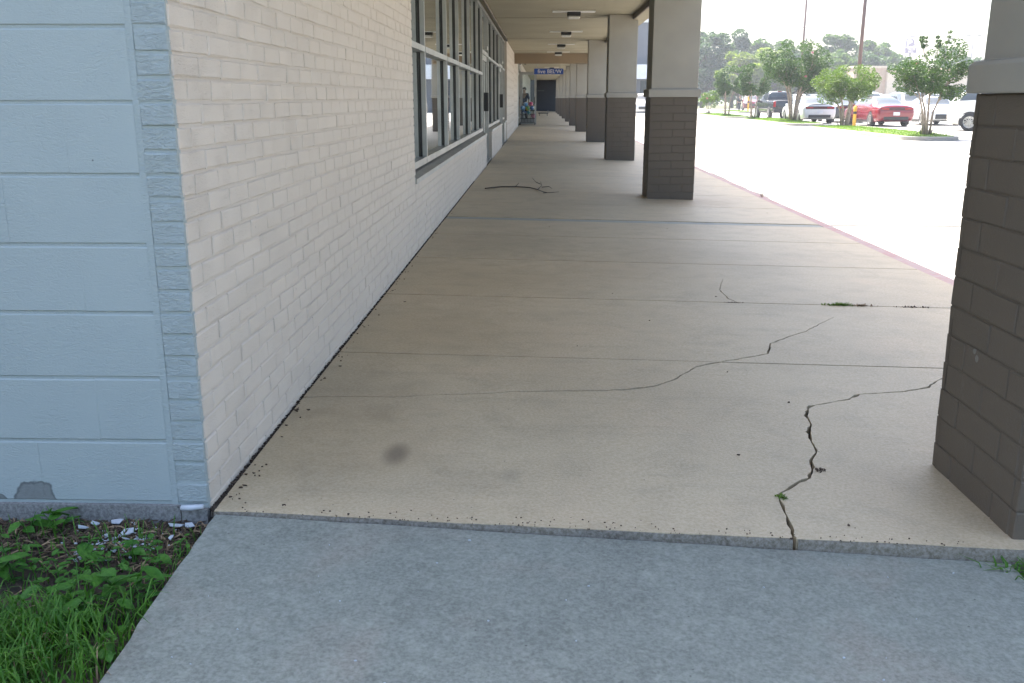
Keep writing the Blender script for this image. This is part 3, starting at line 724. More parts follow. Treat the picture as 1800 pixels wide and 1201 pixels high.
class Loft:
    """car skin: stations along y (rear -, front +): (y, zb, zs, zbelt, ztop, wb, ws, wbelt, wtop)"""
    def __init__(s, st): s.st = st; s.ev = pchip([q[0] for q in st], [q[1:] for q in st]); s.y0, s.y1 = st[0][0], st[-1][0]
    def ring(s, y):
        zb, zs, zl, zt, wb, ws, wl, wt = s.ev(y)
        c = [(0, zb), (wb, zb), (ws, zs), (wl, zl), (wt, zt-.045), (wt*.72, zt-.006), (0, zt+.012)]
        return pchip(range(7), c)
    def P(s, y, v, side=1, off=0):
        a = s.ring(y)(v); p = Vector((side*a[0], y, a[1]))
        if off:
            e = .02; y2 = min(max(y+e, s.y0), s.y1); y1 = min(max(y-e, s.y0), s.y1); v2, v1 = min(v+e, 6), max(v-e, 0)
            du = Vector((s.ring(y2)(v)[0]-s.ring(y1)(v)[0], y2-y1, s.ring(y2)(v)[1]-s.ring(y1)(v)[1]))
            dv = Vector((s.ring(y)(v2)[0]-s.ring(y)(v1)[0], 0, s.ring(y)(v2)[1]-s.ring(y)(v1)[1]))
            n = du.cross(dv); n.normalize()
            n = Vector((n.x*side, n.y, n.z))
            if n.dot(Vector((side*a[0], 0, a[1]-.7))) < 0: n = -n
            p += n*off
        return p
    def body(s, name, m, ny=46, nv=24):
        v = []; f = []; ys = sorted(set([q[0] for q in s.st]+list(np.linspace(s.y0, s.y1, ny)))); vs = np.linspace(0, 6, nv); W = 2*nv-2
        for y in ys:
            r = s.ring(y); h = [r(q) for q in vs]
            v += [(a[0], y, a[1]) for a in h]+[(-a[0], y, a[1]) for a in h[-2:0:-1]]
        for i in range(len(ys)-1):
            for k in range(W): f.append((i*W+k, i*W+(k+1) % W, (i+1)*W+(k+1) % W, (i+1)*W+k))
        f.append(tuple(range(W))[::-1]); f.append(tuple((len(ys)-1)*W+k for k in range(W)))
        me = mesh(name, v, f, m, True); return me
    def patch(s, name, m, y0, y1, v0, v1, side=1, off=.006, ny=10, nv=6, both=False, yv=None):
        v = []; f = []
        sides = [(v0, v1, side)]
        cols = []
        vv = [(q, 1) for q in np.linspace(v0, v1, nv)] if not both else [(q, 1) for q in np.linspace(v0, 6, nv)]+[(q, -1) for q in np.linspace(6, v0, nv)][1:]
        for i in range(ny+1):
            y = y0+(y1-y0)*i/ny
            for q, sg in vv:
                t = (q-v0)/max(1e-6, (v1-v0)); yy = y
                if yv: yy = y0+yv[0]*t+(y1-y0+(yv[1]-yv[0])*t)*i/ny
                v.append(s.P(yy, q, sg*side, off))
        n = len(vv)
        for i in range(ny):
            for k in range(n-1): f.append((i*n+k, i*n+k+1, (i+1)*n+k+1, (i+1)*n+k))
        return mesh(name, v, f, m, True)
def wheel_meshes(r=.35, w=.23):
    def lathe(prof, n=24):
        v = []; f = []
        for x, q in prof:
            for k in range(n): v.append((x, q*cos(2*pi*k/n), q*sin(2*pi*k/n)))
        for i in range(len(prof)-1):
            for k in range(n): f.append((i*n+k, i*n+(k+1) % n, (i+1)*n+(k+1) % n, (i+1)*n+k))
        return v, f
    v, f = lathe([(-w/2, r*.62), (-w/2, r*.93), (-w/2+.03, r), (w/2-.03, r), (w/2, r*.93), (w/2, r*.64)]); ty = mesh('tyre', v, f, m_rubber, True)
    mb = MB(); v, f = lathe([(w/2-.005, r*.66), (w/2+.004, r*.64), (w/2-.01, r*.60), (w/2-.06, r*.58), (w/2-.075, .02)]); mb.add(v, f)
    for k in range(10):
        a = 2*pi*k/10; c, s_ = cos(a), sin(a); ww = .022
        q = [(w/2-.012, .04), (w/2-.012, r*.62)]
        vv = [];
        for x, rr in q:
            for t in (-ww, ww): vv += [(x, rr*c-t*s_, rr*s_+t*c), (x-.05, rr*c-t*s_, rr*s_+t*c)]
        mb.add(vv, [(0, 2, 6, 4), (0, 4, 5, 1), (2, 3, 7, 6)])
    v, f = lathe([(w/2-.005, .055), (w/2-.004, .01)], 12); mb.add(v, f)
    return ty, mesh('rim', mb.v, mb.f, m_alu)
m_tail = plain('tail_lamp_red', (.30, .008, .012), .15, var=.2)
m_taildk = plain('dark_tail_bar', (.05, .004, .008), .15)
m_head = plain('headlamp_glass', (.55, .57, .60), .08)
m_plate = plain('plate_white', (.62, .64, .66), .4)
m_chrome = plain('chrome', (.6, .6, .6), .12, 1.0)
def arch_mesh(r):
    v = [(0, 0, 0)]; n = 20; a0, a1 = -.35, pi+.35
    for k in range(n+1): a = a0+(a1-a0)*k/n; v.append((0, r*cos(a), r*sin(a)))
    return mesh('wheel_arch', v, [(0, k+1, k+2) for k in range(n)], m_black)
VT = {}
def make_type(kind):
    P = []   # (name, mesh, loc, parent index or None)
    if kind == 'sedan':
        st = [(-2.50, .42, .64, .86, .93, .74, .84, .80, .62), (-2.44, .34, .62, .91, 1.02, .80, .90, .86, .66), (-2.2, .26, .60, .93, 1.07, .86, .94, .90, .70), (-1.75, .22, .58, .95, 1.10, .88, .95, .905, .70),
              (-1.1, .20, .56, .97, 1.34, .88, .95, .90, .60), (-.55, .20, .56, .98, 1.465, .88, .95, .895, .56), (.1, .20, .56, .97, 1.48, .88, .95, .895, .57), (.5, .20, .56, .965, 1.42, .88, .95, .90, .60), (1.25, .20, .56, .94, 1.06, .88, .95, .905, .74),
              (1.9, .22, .56, .88, .98, .87, .945, .90, .74), (2.3, .27, .56, .80, .88, .84, .92, .87, .70), (2.44, .32, .56, .72, .78, .80, .87, .82, .62), (2.5, .40, .55, .66, .70, .72, .78, .74, .55)]
        L_, wb = Loft(st), (-1.52, 1.53); rw = .355; tw = .80
        wins = [('rear_window', dict(y0=-1.80, y1=-.80, v0=4.35, v1=6, both=True)), ('windshield', dict(y0=.47, y1=1.22, v0=4.3, v1=6, both=True))]
        sidew = [(-1.25, -.45, 3.25, 3.92, (.12, -.02)), (-.38, .95, 3.22, 3.92, (.0, -.42))]
        taily, tz, plate_z = -2.512, .86, .70
    elif kind == 'suv':
        st = [(-2.45, .45, .72, 1.00, 1.10, .78, .88, .84, .66), (-2.40, .36, .70, 1.04, 1.25, .84, .92, .88, .68), (-2.15, .30, .66, 1.06, 1.55, .88, .95, .90, .66), (-1.85, .26, .64, 1.06, 1.70, .90, .96, .91, .66),
              (-1.0, .24, .62, 1.06, 1.78, .90, .96, .92, .68), (.0, .24, .62, 1.05, 1.78, .90, .96, .92, .68), (.5, .24, .62, 1.05, 1.70, .90, .96, .92, .67), (1.3, .24, .62, 1.04, 1.20, .90, .96, .92, .76),
              (1.9, .26, .62, 1.0, 1.12, .89, .95, .91, .76), (2.3, .30, .62, .92, 1.02, .86, .92, .88, .70), (2.42, .34, .60, .84, .90, .80, .86, .82, .62), (2.48, .42, .60, .76, .80, .72, .78, .74, .55)]
        L_, wb = Loft(st), (-1.48, 1.48); rw = .39; tw = .82
        wins = [('rear_window', dict(y0=-2.38, y1=-2.05, v0=4.25, v1=6, both=True)), ('windshield', dict(y0=.56, y1=1.27, v0=4.3, v1=6, both=True))]
        sidew = [(-2.0, -1.25, 3.35, 3.90, (.25, -.0)), (-1.18, -.25, 3.25, 3.92, (.0, .0)), (-.18, 1.0, 3.25, 3.92, (0, -.42))]
        taily, tz, plate_z = -2.462, .98, .82
    else:
        st = [(-2.85, .52, .78, 1.06, 1.16, .80, .90, .88, .84), (-2.80, .46, .76, 1.10, 1.24, .86, .95, .92, .86), (-2.4, .42, .74, 1.10, 1.25, .88, .96, .93, .87), (-.86, .40, .74, 1.10, 1.26, .88, .96, .93, .87), (-.80, .40, .74, 1.10, 1.30, .88, .96, .93, .86),
              (-.66, .40, .74, 1.12, 1.74, .88, .96, .92, .70), (-.50, .40, .74, 1.12, 1.84, .88, .96, .92, .66), (.3, .40, .74, 1.12, 1.87, .88, .96, .92, .68), (.85, .40, .74, 1.12, 1.78, .88, .96, .92, .68), (1.55, .40, .74, 1.12, 1.30, .88, .96, .92, .80),
              (2.2, .40, .74, 1.10, 1.24, .88, .96, .92, .80), (2.7, .44, .74, 1.02, 1.14, .86, .94, .90, .76), (2.82, .50, .74, .94, 1.0, .82, .90, .86, .70), (2.88, .55, .72, .88, .92, .76, .84, .80, .62)]
        L_, wb = Loft(st), (-1.75, 1.80); rw = .41; tw = .83
        wins = [('rear_window', dict(y0=-.79, y1=-.60, v0=4.1, v1=6, both=True)), ('windshield', dict(y0=.92, y1=1.5, v0=4.3, v1=6, both=True)), ('bed_cover', dict(y0=-2.76, y1=-.92, v0=4.6, v1=6, both=True))]
        sidew = [(-.45, .28, 3.22, 3.9, (.06, 0)), (.35, 1.25, 3.22, 3.9, (0, -.40))]
        taily, tz, plate_z = -2.862, 1.02, .70
    P.append(('body', L_.body('body', None), (0, 0, 0), None))
    for nm, kw in wins: P.append((nm, L_.patch(nm, m_black if nm == 'bed_cover' else m_carglass, **kw), (0, 0, 0), None))
    for (a, b, v0, v1, yv) in sidew:
        for sg in (1, -1): P.append(('side_window', L_.patch('side_window', m_carglass, a, b, v0, v1, sg, .006, yv=yv), (0, 0, 0), None))
    for sg in (1, -1):
        P.append(('sill_trim', L_.patch('sill_trim', m_black, wb[0]+.42, wb[1]-.42, 1.0, 1.45, sg, .006), (0, 0, 0), None))
        for yd in ((-.95, .2) if kind != 'pickup' else (-.2, .75)):
            q = L_.P(yd, 2.75, sg, .012); P.append(('door_handle', MBm('door_handle', lambda m: m.box(-.012, .012, -.09, .09, -.015, .015), m_chrome if kind == 'pickup' else None), tuple(q), None))
        for ys in ((-.42, .98) if kind != 'pickup' else (.31, 1.3)):   # door shut lines
            P.append(('door_seam', L_.patch('door_seam', m_black, ys-.006, ys+.006, 1.5, 3.15, sg, .004, 1, 8), (0, 0, 0), None))
        q = L_.P(.95 if kind != 'pickup' else 1.25, 3.1, sg, .08); P.append(('mirror', MBm('mirror', lambda m: m.bbox(-.10, .10, -.05, .05, -.06, .07, .025), m_black if kind == 'pickup' else None), tuple(q), None))
        for yw in wb:
            P.append(('wheel_arch', VT.setdefault('arch%.2f' % rw, arch_mesh(rw+.055)), (sg*.957 if kind != 'sedan' else sg*.945, yw, rw), None))
            if 'ty%.2f' % rw not in VT: VT['ty%.2f' % rw] = wheel_meshes(rw)
            P.append(('wheel', VT['ty%.2f' % rw][0], (sg*(tw+.05), yw, rw), None, 0 if sg > 0 else pi)); P.append(('rim', VT['ty%.2f' % rw][1], (0, 0, 0), len(P)-1))
    # rear end
    if kind == 'sedan':
        P.append(('tail_lamp_bar', MBm('tail_lamp_bar', lambda m: m.bbox(-.80, .80, -.03, .05, -.085, .075, .03), m_taildk), (0, taily+.022, tz+.02), None))
        for sg in (1, -1): P.append(('tail_lamp', MBm('tail_lamp', lambda m: m.bbox(-.20, .20, -.03, .05, -.05, .05, .025), m_tail), (sg*.585, taily+.012, tz+.02), None))
        P.append(('rear_diffuser', MBm('rear_diffuser', lambda m: m.bbox(-.62, .62, -.03, .12, -.09, .07, .02), m_black), (0, taily+.02, .42), None))
        P.append(('spoiler', MBm('spoiler', lambda m: m.bbox(-.66, .66, -.07, .07, -.012, .012, .008), m_black), (0, -2.36, 1.075), None))
    elif kind == 'suv':
        for sg in (1, -1): P.append(('tail_lamp', MBm('tail_lamp', lambda m: m.bbox(-.13, .13, -.03, .07, -.09, .09, .03), m_tail), (sg*.74, taily+.04, tz), None))
        P.append(('rear_diffuser', MBm('rear_diffuser', lambda m: m.bbox(-.66, .66, -.03, .12, -.10, .08, .02), m_black), (0, taily+.02, .48), None))
    else:
        for sg in (1, -1): P.append(('tail_lamp', MBm('tail_lamp', lambda m: m.bbox(-.075, .075, -.03, .07, -.20, .17, .02), m_tail), (sg*.83, taily+.03, tz), None))
        P.append(('rear_bumper', MBm('rear_bumper', lambda m: m.bbox(-.90, .90, -.10, .10, -.10, .09, .03), m_black), (0, taily-.02, .58), None))
        P.append(('tailgate_seam', MBm('tailgate_seam', lambda m: m.box(-.72, .72, -.004, .02, -.008, .008), m_black), (0, taily-.002, .74), None))
        P.append(('third_brake_lamp', MBm('third_brake_lamp', lambda m: m.bbox(-.14, .14, -.03, .03, -.02, .02, .008), m_tail), (0, -.55, 1.845), None))
    P.append(('number_plate', MBm('number_plate', lambda m: m.box(-.16, .16, -.012, .01, -.08, .08), m_plate), (0, taily-.004, plate_z-.06), None))
    # front end
    yf = L_.y1; hz = {'sedan': .66, 'suv': .80, 'pickup': .92}[kind]
    for sg in (1, -1): P.append(('headlamp', MBm('headlamp', lambda m: m.bbox(-.20, .20, -.12, .03, -.05, .06, .03), m_head), (sg*.60, yf-.035, hz+.02), None))
    P.append(('grille', MBm('grille', lambda m: m.bbox(-.55, .55, -.10, .02, -.14, .10, .03), m_black), (0, yf-.0, hz-.17), None))
    return P
def MBm(name, fn, m):
    mb = MB(); fn(mb); return mesh(name, mb.v, mb.f, m)
paints = {}
def paint(name, col, rough=.22, metal=.0):
    if name in paints: return paints[name]
    m, nt, b = newmat(name); b.inputs['Base Color'].default_value = (*col, 1); b.inputs['Roughness'].default_value = rough; b.inputs['Metallic'].default_value = metal
    b.inputs['Coat Weight'].default_value = .6; b.inputs['Coat Roughness'].default_value = .04
    f = noise(nt, pos(nt), 2.2, 4); L(nt, mixc(nt, mrange(nt, f, .3, .7), tuple(q*.9 for q in col), tuple(min(1, q*1.05) for q in col)), b.inputs['Base Color'])
    paints[name] = m; return m
PT = dict(red=paint('red_car_paint', (.20, .007, .018)), white=paint('white_car_paint', (.74, .74, .72)), pearl=paint('cream_white_car_paint', (.70, .67, .60)), black=paint('black_car_paint', (.012, .014, .016)), grey=paint('dark_grey_car_paint', (.06, .068, .07), .25, .3),
          silver=paint('silver_car_paint', (.40, .41, .42), .3, .5), blue=paint('navy_car_paint', (.03, .05, .10), .25), maroon=paint('maroon_car_paint', (.16, .02, .03)))
types = {}
def car(kind, x, y, rz, col, label, cat, group='cars in the parking lot', scale=1.03, name=None, skip=()):
    if kind not in types: types[kind] = make_type(kind)
    root = tag(empty(name or {'sedan': 'parked_car', 'suv': 'parked_suv', 'pickup': 'pickup_truck'}[kind], (x, y, -.18), rz), label, cat, group); root.scale = (scale,)*3
    made = []
    for it in types[kind]:
        nm, me, loc, par = it[:4]
        if nm in skip: made.append(None); continue
        o = bpy.data.objects.new(nm, me); o.location = loc; C.objects.link(o); o.parent = root if par is None else made[par]
        if len(it) > 4: o.rotation_euler = (0, 0, it[4])
        if not me.materials: me.materials.append(PT['white'])
        if nm in ('body', 'door_handle', 'mirror') and me.materials[0] in paints.values():
            o.material_slots[0].link = 'OBJECT'; o.material_slots[0].material = PT[col]
        made.append(o)
    return root
nosp = ('spoiler',)
car('sedan', 18.25, 52.6, R(2), 'red', 'red sedan seen from behind next to the yellow-green tree', 'car', skip=nosp)
car('sedan', 16.15, 58.6, 0, 'white', 'white sedan with black rear spoiler behind the big island tree', 'car')
car('pickup', 17.15, 70.4, 0, 'black', 'black pickup truck seen from behind left of the white sedan', 'pickup')
car('sedan', 18.75, 60.6, R(-4), 'grey', 'dark grey sedan between the white and the red sedans', 'car', skip=nosp)
car('suv', 20.95, 43.2, R(-128), 'pearl', 'cream white SUV partly hidden by the nearest column', 'SUV')
car('sedan', 21.9, 54.6, R(176), 'white', 'white sedan facing the camera behind the nearest island tree', 'car', skip=nosp)
car('suv', 21.2, 63.5, R(180), 'white', 'white SUV whose roof shows above the red sedan', 'SUV')
car('pickup', 28.2, 64.5, R(0), 'blue', 'dark blue pickup with large rear window behind the white sedan facing the camera', 'pickup')
car('suv', 9.0, 85.5, R(180), 'white', 'white SUV seen between the second and third columns', 'SUV')
F = [('suv', 26.4, 122, 170, 'maroon', 'maroon SUV at the far left, beside the second column'), ('suv', 29.0, 118, 178, 'white', 'white SUV far back left of the low shrubby tree'), ('pickup', 31.8, 120, 182, 'white', 'white pickup far back behind the small rounded tree'),
     ('sedan', 34.8, 121, 180, 'silver', 'silver sedan in the far row, behind the small rounded tree'), ('suv', 28.1, 98.5, 180, 'black', 'black SUV beside the walking person'), ('sedan', 38.8, 122, 178, 'white', 'white sedan in the far row behind the slender tree'),
     ('suv', 29.5, 88, 0, 'white', 'white SUV in the distance left of the black pickup cab'), ('suv', 36.5, 105, 0, 'silver', 'silver SUV far behind the black pickup'),
     ('sedan', 25.2, 82, 0, 'maroon', 'dark maroon car behind the white sedan roof'), ('suv', 27.7, 82.5, 0, 'white', 'white SUV in the row behind the dark grey sedan'), ('pickup', 30.2, 81.5, 0, 'blue', 'dark pickup in the row behind the bushy yellow-green tree'),
     ('suv', 32.9, 82, 180, 'white', 'white SUV directly behind the bushy yellow-green tree'), ('sedan', 35.5, 82, 180, 'silver', 'silver sedan in the row beyond the red sedan'), ('suv', 38.1, 82, 180, 'white', 'white SUV in the row beyond the red sedan, further right'),
     ('suv', 24.2, 64, 180, 'silver', 'silver SUV beside the white SUV behind the red sedan'), ('sedan', 41.0, 82, 0, 'white', 'white car far behind the nearest island tree stems'), ('suv', 43.8, 82.5, 0, 'white', 'white SUV far behind the dark blue pickup'),
     ('sedan', 29.8, 64, 180, 'silver', 'silver sedan right of the dark blue pickup'), ('suv', 32.6, 65, 180, 'white', 'white SUV above the cream SUV, near the column band'), ('suv', 46.7, 104, 0, 'white', 'white SUV in the last row below the tan building'), ('sedan', 51.4, 104, 0, 'grey', 'grey sedan in the last row below the tan building')]
for k, x, y, a, c, lab in F: car(k, x, y, R(a), c, lab, {'sedan': 'car', 'suv': 'SUV', 'pickup': 'pickup'}[k], skip=('door_seam', 'door_handle', 'number_plate', 'spoiler'))

# ------------------------------------------------------------------ lamp posts, far signs and buildings
m_pole = plain('brown_painted_steel', (.13, .075, .06), .5, .3)
m_polegrey = plain('grey_steel', (.22, .22, .23), .5, .4)
def lamp_post(x, y, h, r, label, m, arms=2, base=True):
    root = tag(empty('lamp_post', (x, y, -.18)), label, 'lamp post', 'lamp posts in the parking lot')
    MB().tube([(0, 0, .6), (0, 0, h)], [r, r*.8], 10).build('pole', m, root, True)
    MB().tube([(0, 0, 0), (0, 0, .75)], [.3, .28], 14).build('concrete_base', m_kerbgrey, root, True)
    for k in range(arms):
        s_ = 1 if k == 0 else -1
        MB().tube([(0, 0, h-.15), (s_*.6, 0, h)], .035, 6).build('arm', m, root)
        MB().bbox(min(s_*.5, s_*1.15), max(s_*.5, s_*1.15), -.2, .2, h-.05, h+.1, .03).build('lamp_head', m, root)
lamp_post(19.95, 61.5, 11.5, .125, 'thick brown lamp post rising above the bushy yellow-green tree', m_pole)
lamp_post(27.0, 101.5, 12.4, .13, 'tall dark lamp post left of the largest island tree top', m_pole)
lamp_post(41.6, 155, 12.2, .12, 'thin far lamp post with a crossbar beside the tall dark one', m_polegrey)
lamp_post(69.7, 160, 11.2, .11, 'thin pale lamp post close to the nearest column', m_polegrey)
lamp_post(66.7, 163, 10.9, .09, 'thin pale post right of the arched sign', m_polegrey, 1)
# arched roadside sign on a pole
sg = tag(empty('arched_sign', (56.9, 152, -.75)), 'arch-topped grey and white roadside sign on a pole above the trees', 'sign')
m_sgry = plain('sign_purple_grey', (.30, .28, .36), .5); m_swht = plain('sign_white', (.72, .72, .74), .5)
def arch_pts(wd, z0, z1, n=14):
    r_ = wd/2; return [(-r_, z0), (r_, z0)]+[(r_*cos(pi*k/n), z1-r_+r_*sin(pi*k/n)) for k in range(n+1)]
def flat_prism(pts, y0, y1):
    n = len(pts); v = [(x, y0, z) for x, z in pts]+[(x, y1, z) for x, z in pts]
    return MB().add(v, [tuple(range(n)), tuple(range(n, 2*n))[::-1]]+[(i, i+n, (i+1) % n+n, (i+1) % n) for i in range(n)])
MB().tube([(0, .1, 0), (0, .1, 8.9)], .12, 8).build('pole', m_polegrey, sg, True)
flat_prism(arch_pts(1.75, 8.7, 11.3), -.12, .3).build('cabinet', m_sgry, sg)
flat_prism(arch_pts(1.45, 9.62, 11.15), -.16, -.122).build('logo_panel', m_swht, sg)
bell = [(-.42, 9.72), (.30, 9.80), (.52, 10.02), (.34, 10.12), (.36, 10.45), (.14, 10.75), (-.12, 10.82), (-.16, 10.70), (.05, 10.58), (.16, 10.35), (-.1, 10.18), (-.5, 9.95)]
flat_prism(bell, -.19, -.162).build('bell_mark', m_sgry, sg)
flat_prism([(-.84, 9.5), (.84, 9.5), (.84, 9.58), (-.84, 9.58)], -.17, -.13).build('divider', m_swht, sg)
def text_mesh(name, body, size, m, parent, loc, ext=.004, rot=(pi/2, 0, 0), bold=.0, sx=1):
    cu = bpy.data.curves.new(name, 'FONT'); cu.body = body; cu.size = size; cu.extrude = ext; cu.align_x = 'CENTER'; cu.align_y = 'CENTER'; cu.offset = bold
    t = bpy.data.objects.new('tmp', cu); C.objects.link(t); dg = bpy.context.evaluated_depsgraph_get()
    me = bpy.data.meshes.new_from_object(t.evaluated_get(dg)); C.objects.unlink(t); bpy.data.objects.remove(t)
    me.materials.clear(); me.materials.append(m); o = obj(name, me, parent, loc, rot); o.scale = (sx, 1, 1); return o
text_mesh('lettering', 'TACO', .42, m_swht, sg, (0, -.135, 9.30), .01, bold=.012)
text_mesh('lettering', 'BELL', .42, m_swht, sg, (0, -.135, 8.93), .01, bold=.012)
m_tan = plain('tan_stucco', (.40, .30, .225), .85, var=.08); m_tan2 = plain('pale_tan_stucco', (.52, .45, .36), .85, var=.08); m_dkwin = plain('dark_window', (.03, .04, .05), .1)
fb = tag(empty('tan_building', (50.5, 136, -.2)), 'tan flat-roofed building with dark windows behind the parked cars', 'building')
MB().box(-7, -2.6, 0, 12, 0, 5.5).build('wall', m_tan, fb); MB().box(-2.59, 12, -.6, 12, 0, 5.0).build('wall', m_tan2, fb)
MB().box(-7.1, -2.6, -.15, 12.1, 5.5, 5.8).build('parapet', m_tan2, fb); MB().box(-2.58, 12.1, -.8, 12.1, 5.0, 5.2).build('parapet', m_tan, fb)
for xx in (-5.6, -1.2, 2.2, 6.0, 10.0): MB().box(xx, xx+1.7, -.03 if xx < -2.6 else -.63, .02 if xx < -2.6 else -.58, .9, 3.0).build('window', m_dkwin, fb)
f2 = tag(empty('low_roofed_building', (63, 150, -.2)), 'low building with a tan sloping roof right of the arched sign', 'building')
MB().box(-7, 7, 0, 10, 0, 3.2).build('wall', m_tan2, f2)
MB().add([(-7.6, -.6, 3.2), (7.6, -.6, 3.2), (7.6, 10.6, 3.2), (-7.6, 10.6, 3.2), (-6, 5, 6.0), (6, 5, 6.0)], [(0, 1, 5, 4), (1, 2, 5), (2, 3, 4, 5), (3, 0, 4), (3, 2, 1, 0)]).build('roof', m_tan, f2)
for xx in (-5, -1, 3): MB().box(xx, xx+1.6, -.03, .02, .9, 2.3).build('window', m_dkwin, f2)
# big grey store at the end of the walk
m_gst = plain('slate_grey_cladding', (.115, .125, .145), .7, var=.06, sc=.6); m_gwh = plain('white_fascia', (.66, .68, .70), .6, var=.04)
gs = tag(empty('grey_store', (8, 99.4, -.2)), 'slate grey store with white bands seen between the second and third columns', 'building')
MB().box(-5.75, 5.5, 0, 25, 0, 9.9).build('wall', m_gst, gs)
MB().box(-5.8, 5.6, -.25, -.002, 8.85, 9.55).build('white_band', m_gwh, gs)
MB().box(-5.8, 5.6, -1.2, -.002, 3.35, 4.75).build('entrance_fascia', m_gwh, gs)
for xx in (-4.6, -1.2, 2.2): MB().box(xx, xx+1.3, -.04, -.003, .2, 3.2).build('door', m_dkwin, gs)

# ------------------------------------------------------------------ hanging sign, open door, ball bin, flat cart
m_sblue = plain('blue_sign_face', (.02, .085, .42), .45, var=.08); m_sletter = plain('sign_letter_white', (.78, .80, .84), .5, var=.03)
hs = tag(empty('hanging_shop_sign', (.335, 40.4, 2.22)), 'blue hanging shop sign with white lettering under the canopy', 'sign')
MB().bbox(-.605, .605, -.04, .04, 0, .225, .006).build('sign_panel', m_sblue, hs)
for xx in (-.5, .5): MB().tube([(xx, 0, .22), (xx, 0, 2.63-2.22+.42)], .008, 6).build('hanger_rod', m_alu, hs)
text_mesh('lettering', 'five', .225, m_sletter, hs, (-.30, -.042, .105), .004, bold=.002, sx=1.05)
text_mesh('lettering', 'BEL', .215, m_sletter, hs, (.10, -.042, .105), .004, bold=.002, sx=1.0)
text_mesh('lettering', 'o', .13, m_sletter, hs, (.285, -.042, .15), .004, bold=.001)
text_mesh('lettering', 'W', .215, m_sletter, hs, (.425, -.042, .105), .004, bold=.002, sx=1.0)
od = tag(empty('open_glass_door', (WX+.01, 48.0, 0.01)), 'open aluminium framed glass door standing across the walk below the blue sign', 'door')
fr = MB(); fr.box(0.0, .13, -.025, .025, 0, 2.5); fr.box(.72, .82, -.025, .025, 0, 2.5); fr.box(.131, .719, -.024, .024, 0, .25); fr.box(.131, .719, -.024, .024, 2.37, 2.5)
fr.build('frame', m_alu, od); MB().box(.125, .725, -.004, .004, .245, 2.375).build('pane', m_doorglass, od)
MB().box(.70, .74, -.07, -.03, .95, 1.3).build('push_handle', m_black, od)
bn = tag(empty('ball_bin', (-.62, 46.6, 0.002)), 'wheeled wire bin full of coloured balls in front of the open door', 'bin')
m_wire = plain('black_wire', (.03, .03, .032), .4, .5)
cage = MB(); bw, bd, bh = .36, .28, .66
for z in (.12, .30, .48, .66): cage.tube([(-bw, -bd, z), (bw, -bd, z), (bw, bd, z), (-bw, bd, z), (-bw, -bd, z)], .011, 6)
for i in range(11):
    x = -bw+2*bw*i/10
    for y in (-bd, bd): cage.tube([(x, y, .12), (x, y, .66)], .008, 5)
for i in range(1, 8):
    y = -bd+2*bd*i/8
    for x in (-bw, bw): cage.tube([(x, y, .12), (x, y, .66)], .008, 5)
cage.build('wire_cage', m_wire, bn)
for x in (-bw, bw):
    for y in (-bd, bd):
        MB().tube([(x, y, .1), (x, y, 1.02)], .014, 6).build('corner_post', m_alu, bn); MB().tube([(x-.02, y, .05), (x+.02, y, .05)], .05, 12).build('castor', m_black, bn)
MB().box(-bw, bw, -bd, bd, .11, .125).build('shelf', m_wire, bn)
def ball_mesh(m, r=.11):
    bm = bmesh.new(); bmesh.ops.create_uvsphere(bm, u_segments=16, v_segments=10, radius=r); me = bpy.data.meshes.new('ball'); bm.to_mesh(me); bm.free(); me.materials.append(m); me.polygons.foreach_set('use_smooth', [True]*len(me.polygons)); return me
def ballmat(name, a, b_):
    m, nt, b = newmat(name); tc = nd(nt, 'TexCoord').outputs['Object']; n = noise(nt, tc, 5, 1)
    L(nt, mixc(nt, mrange(nt, n, .49, .51), a, b_), b.inputs['Base Color']); b.inputs['Roughness'].default_value = .3; return m
bms = [('pale blue', ballmat('pale_blue_ball', (.10, .30, .58), (.40, .55, .70))), ('green and yellow', ballmat('green_yellow_ball', (.06, .28, .10), (.55, .48, .10))), ('white and blue', ballmat('white_blue_ball', (.55, .58, .60), (.08, .18, .40))),
       ('pink', ballmat('pink_ball', (.55, .06, .18), (.60, .25, .32))), ('teal', ballmat('teal_ball', (.04, .30, .32), (.35, .45, .42)))]
bl = [(-.24, -.14, .80, 0), (.0, -.16, .78, 1), (.22, -.14, .80, 2), (-.10, -.02, .96, 0), (.16, .0, .98, 3), (-.22, .12, .78, 4), (.04, .12, .80, 2), (.25, .10, .80, 1), (.27, -.17, .42, 3), (.05, -.15, .58, 4), (-.2, -.15, .58, 2)]
blab = ['pale blue ball at the left of the top layer in the wire bin', 'green and yellow ball in the middle of the wire bin', 'white and blue ball at the right of the wire bin', 'pale blue ball heaped on top of the wire bin', 'pink ball heaped on top of the wire bin', 'teal ball at the back left of the wire bin',
        'white and blue ball at the back of the wire bin', 'green and yellow ball at the back right of the wire bin', 'pink ball low inside the wire bin', 'teal ball behind the wires of the bin', 'white and blue ball behind the wires of the bin']
for (x, y, z, k), lb in zip(bl, blab): tag(obj('ball', ball_mesh(bms[k][1]), None, (-.62+x, 46.6+y, z+.002), (x*9, y*7, z*5)), lb, 'ball', 'balls in the wire bin')
fc = tag(empty('flat_cart', (.22, 73, walk_z(.22))), 'low dark flat cart in the dim end of the walk', 'cart')
MB().bbox(-.38, .38, -.6, .6, .16, .22, .01).build('deck', m_black, fc); MB().tube([(.36, -.55, .22), (.36, -.55, .38), (.36, .55, .38), (.36, .55, .22)], .02, 6).build('rail', m_alu, fc)
for x in (-.3, .3):
    for y in (-.5, .5): MB().tube([(x-.02, y, .08), (x+.02, y, .08)], .08, 12).build('wheel', m_rubber, fc)
el = tag(empty('twin_spot_lamp', (-.72, 38.95, 2.62)), 'small twin spotlight under the ceiling behind the cross beam', 'spotlight')
MB().bbox(-.12, .12, -.03, .03, .0, .42, .01).build('stem', m_white, el)
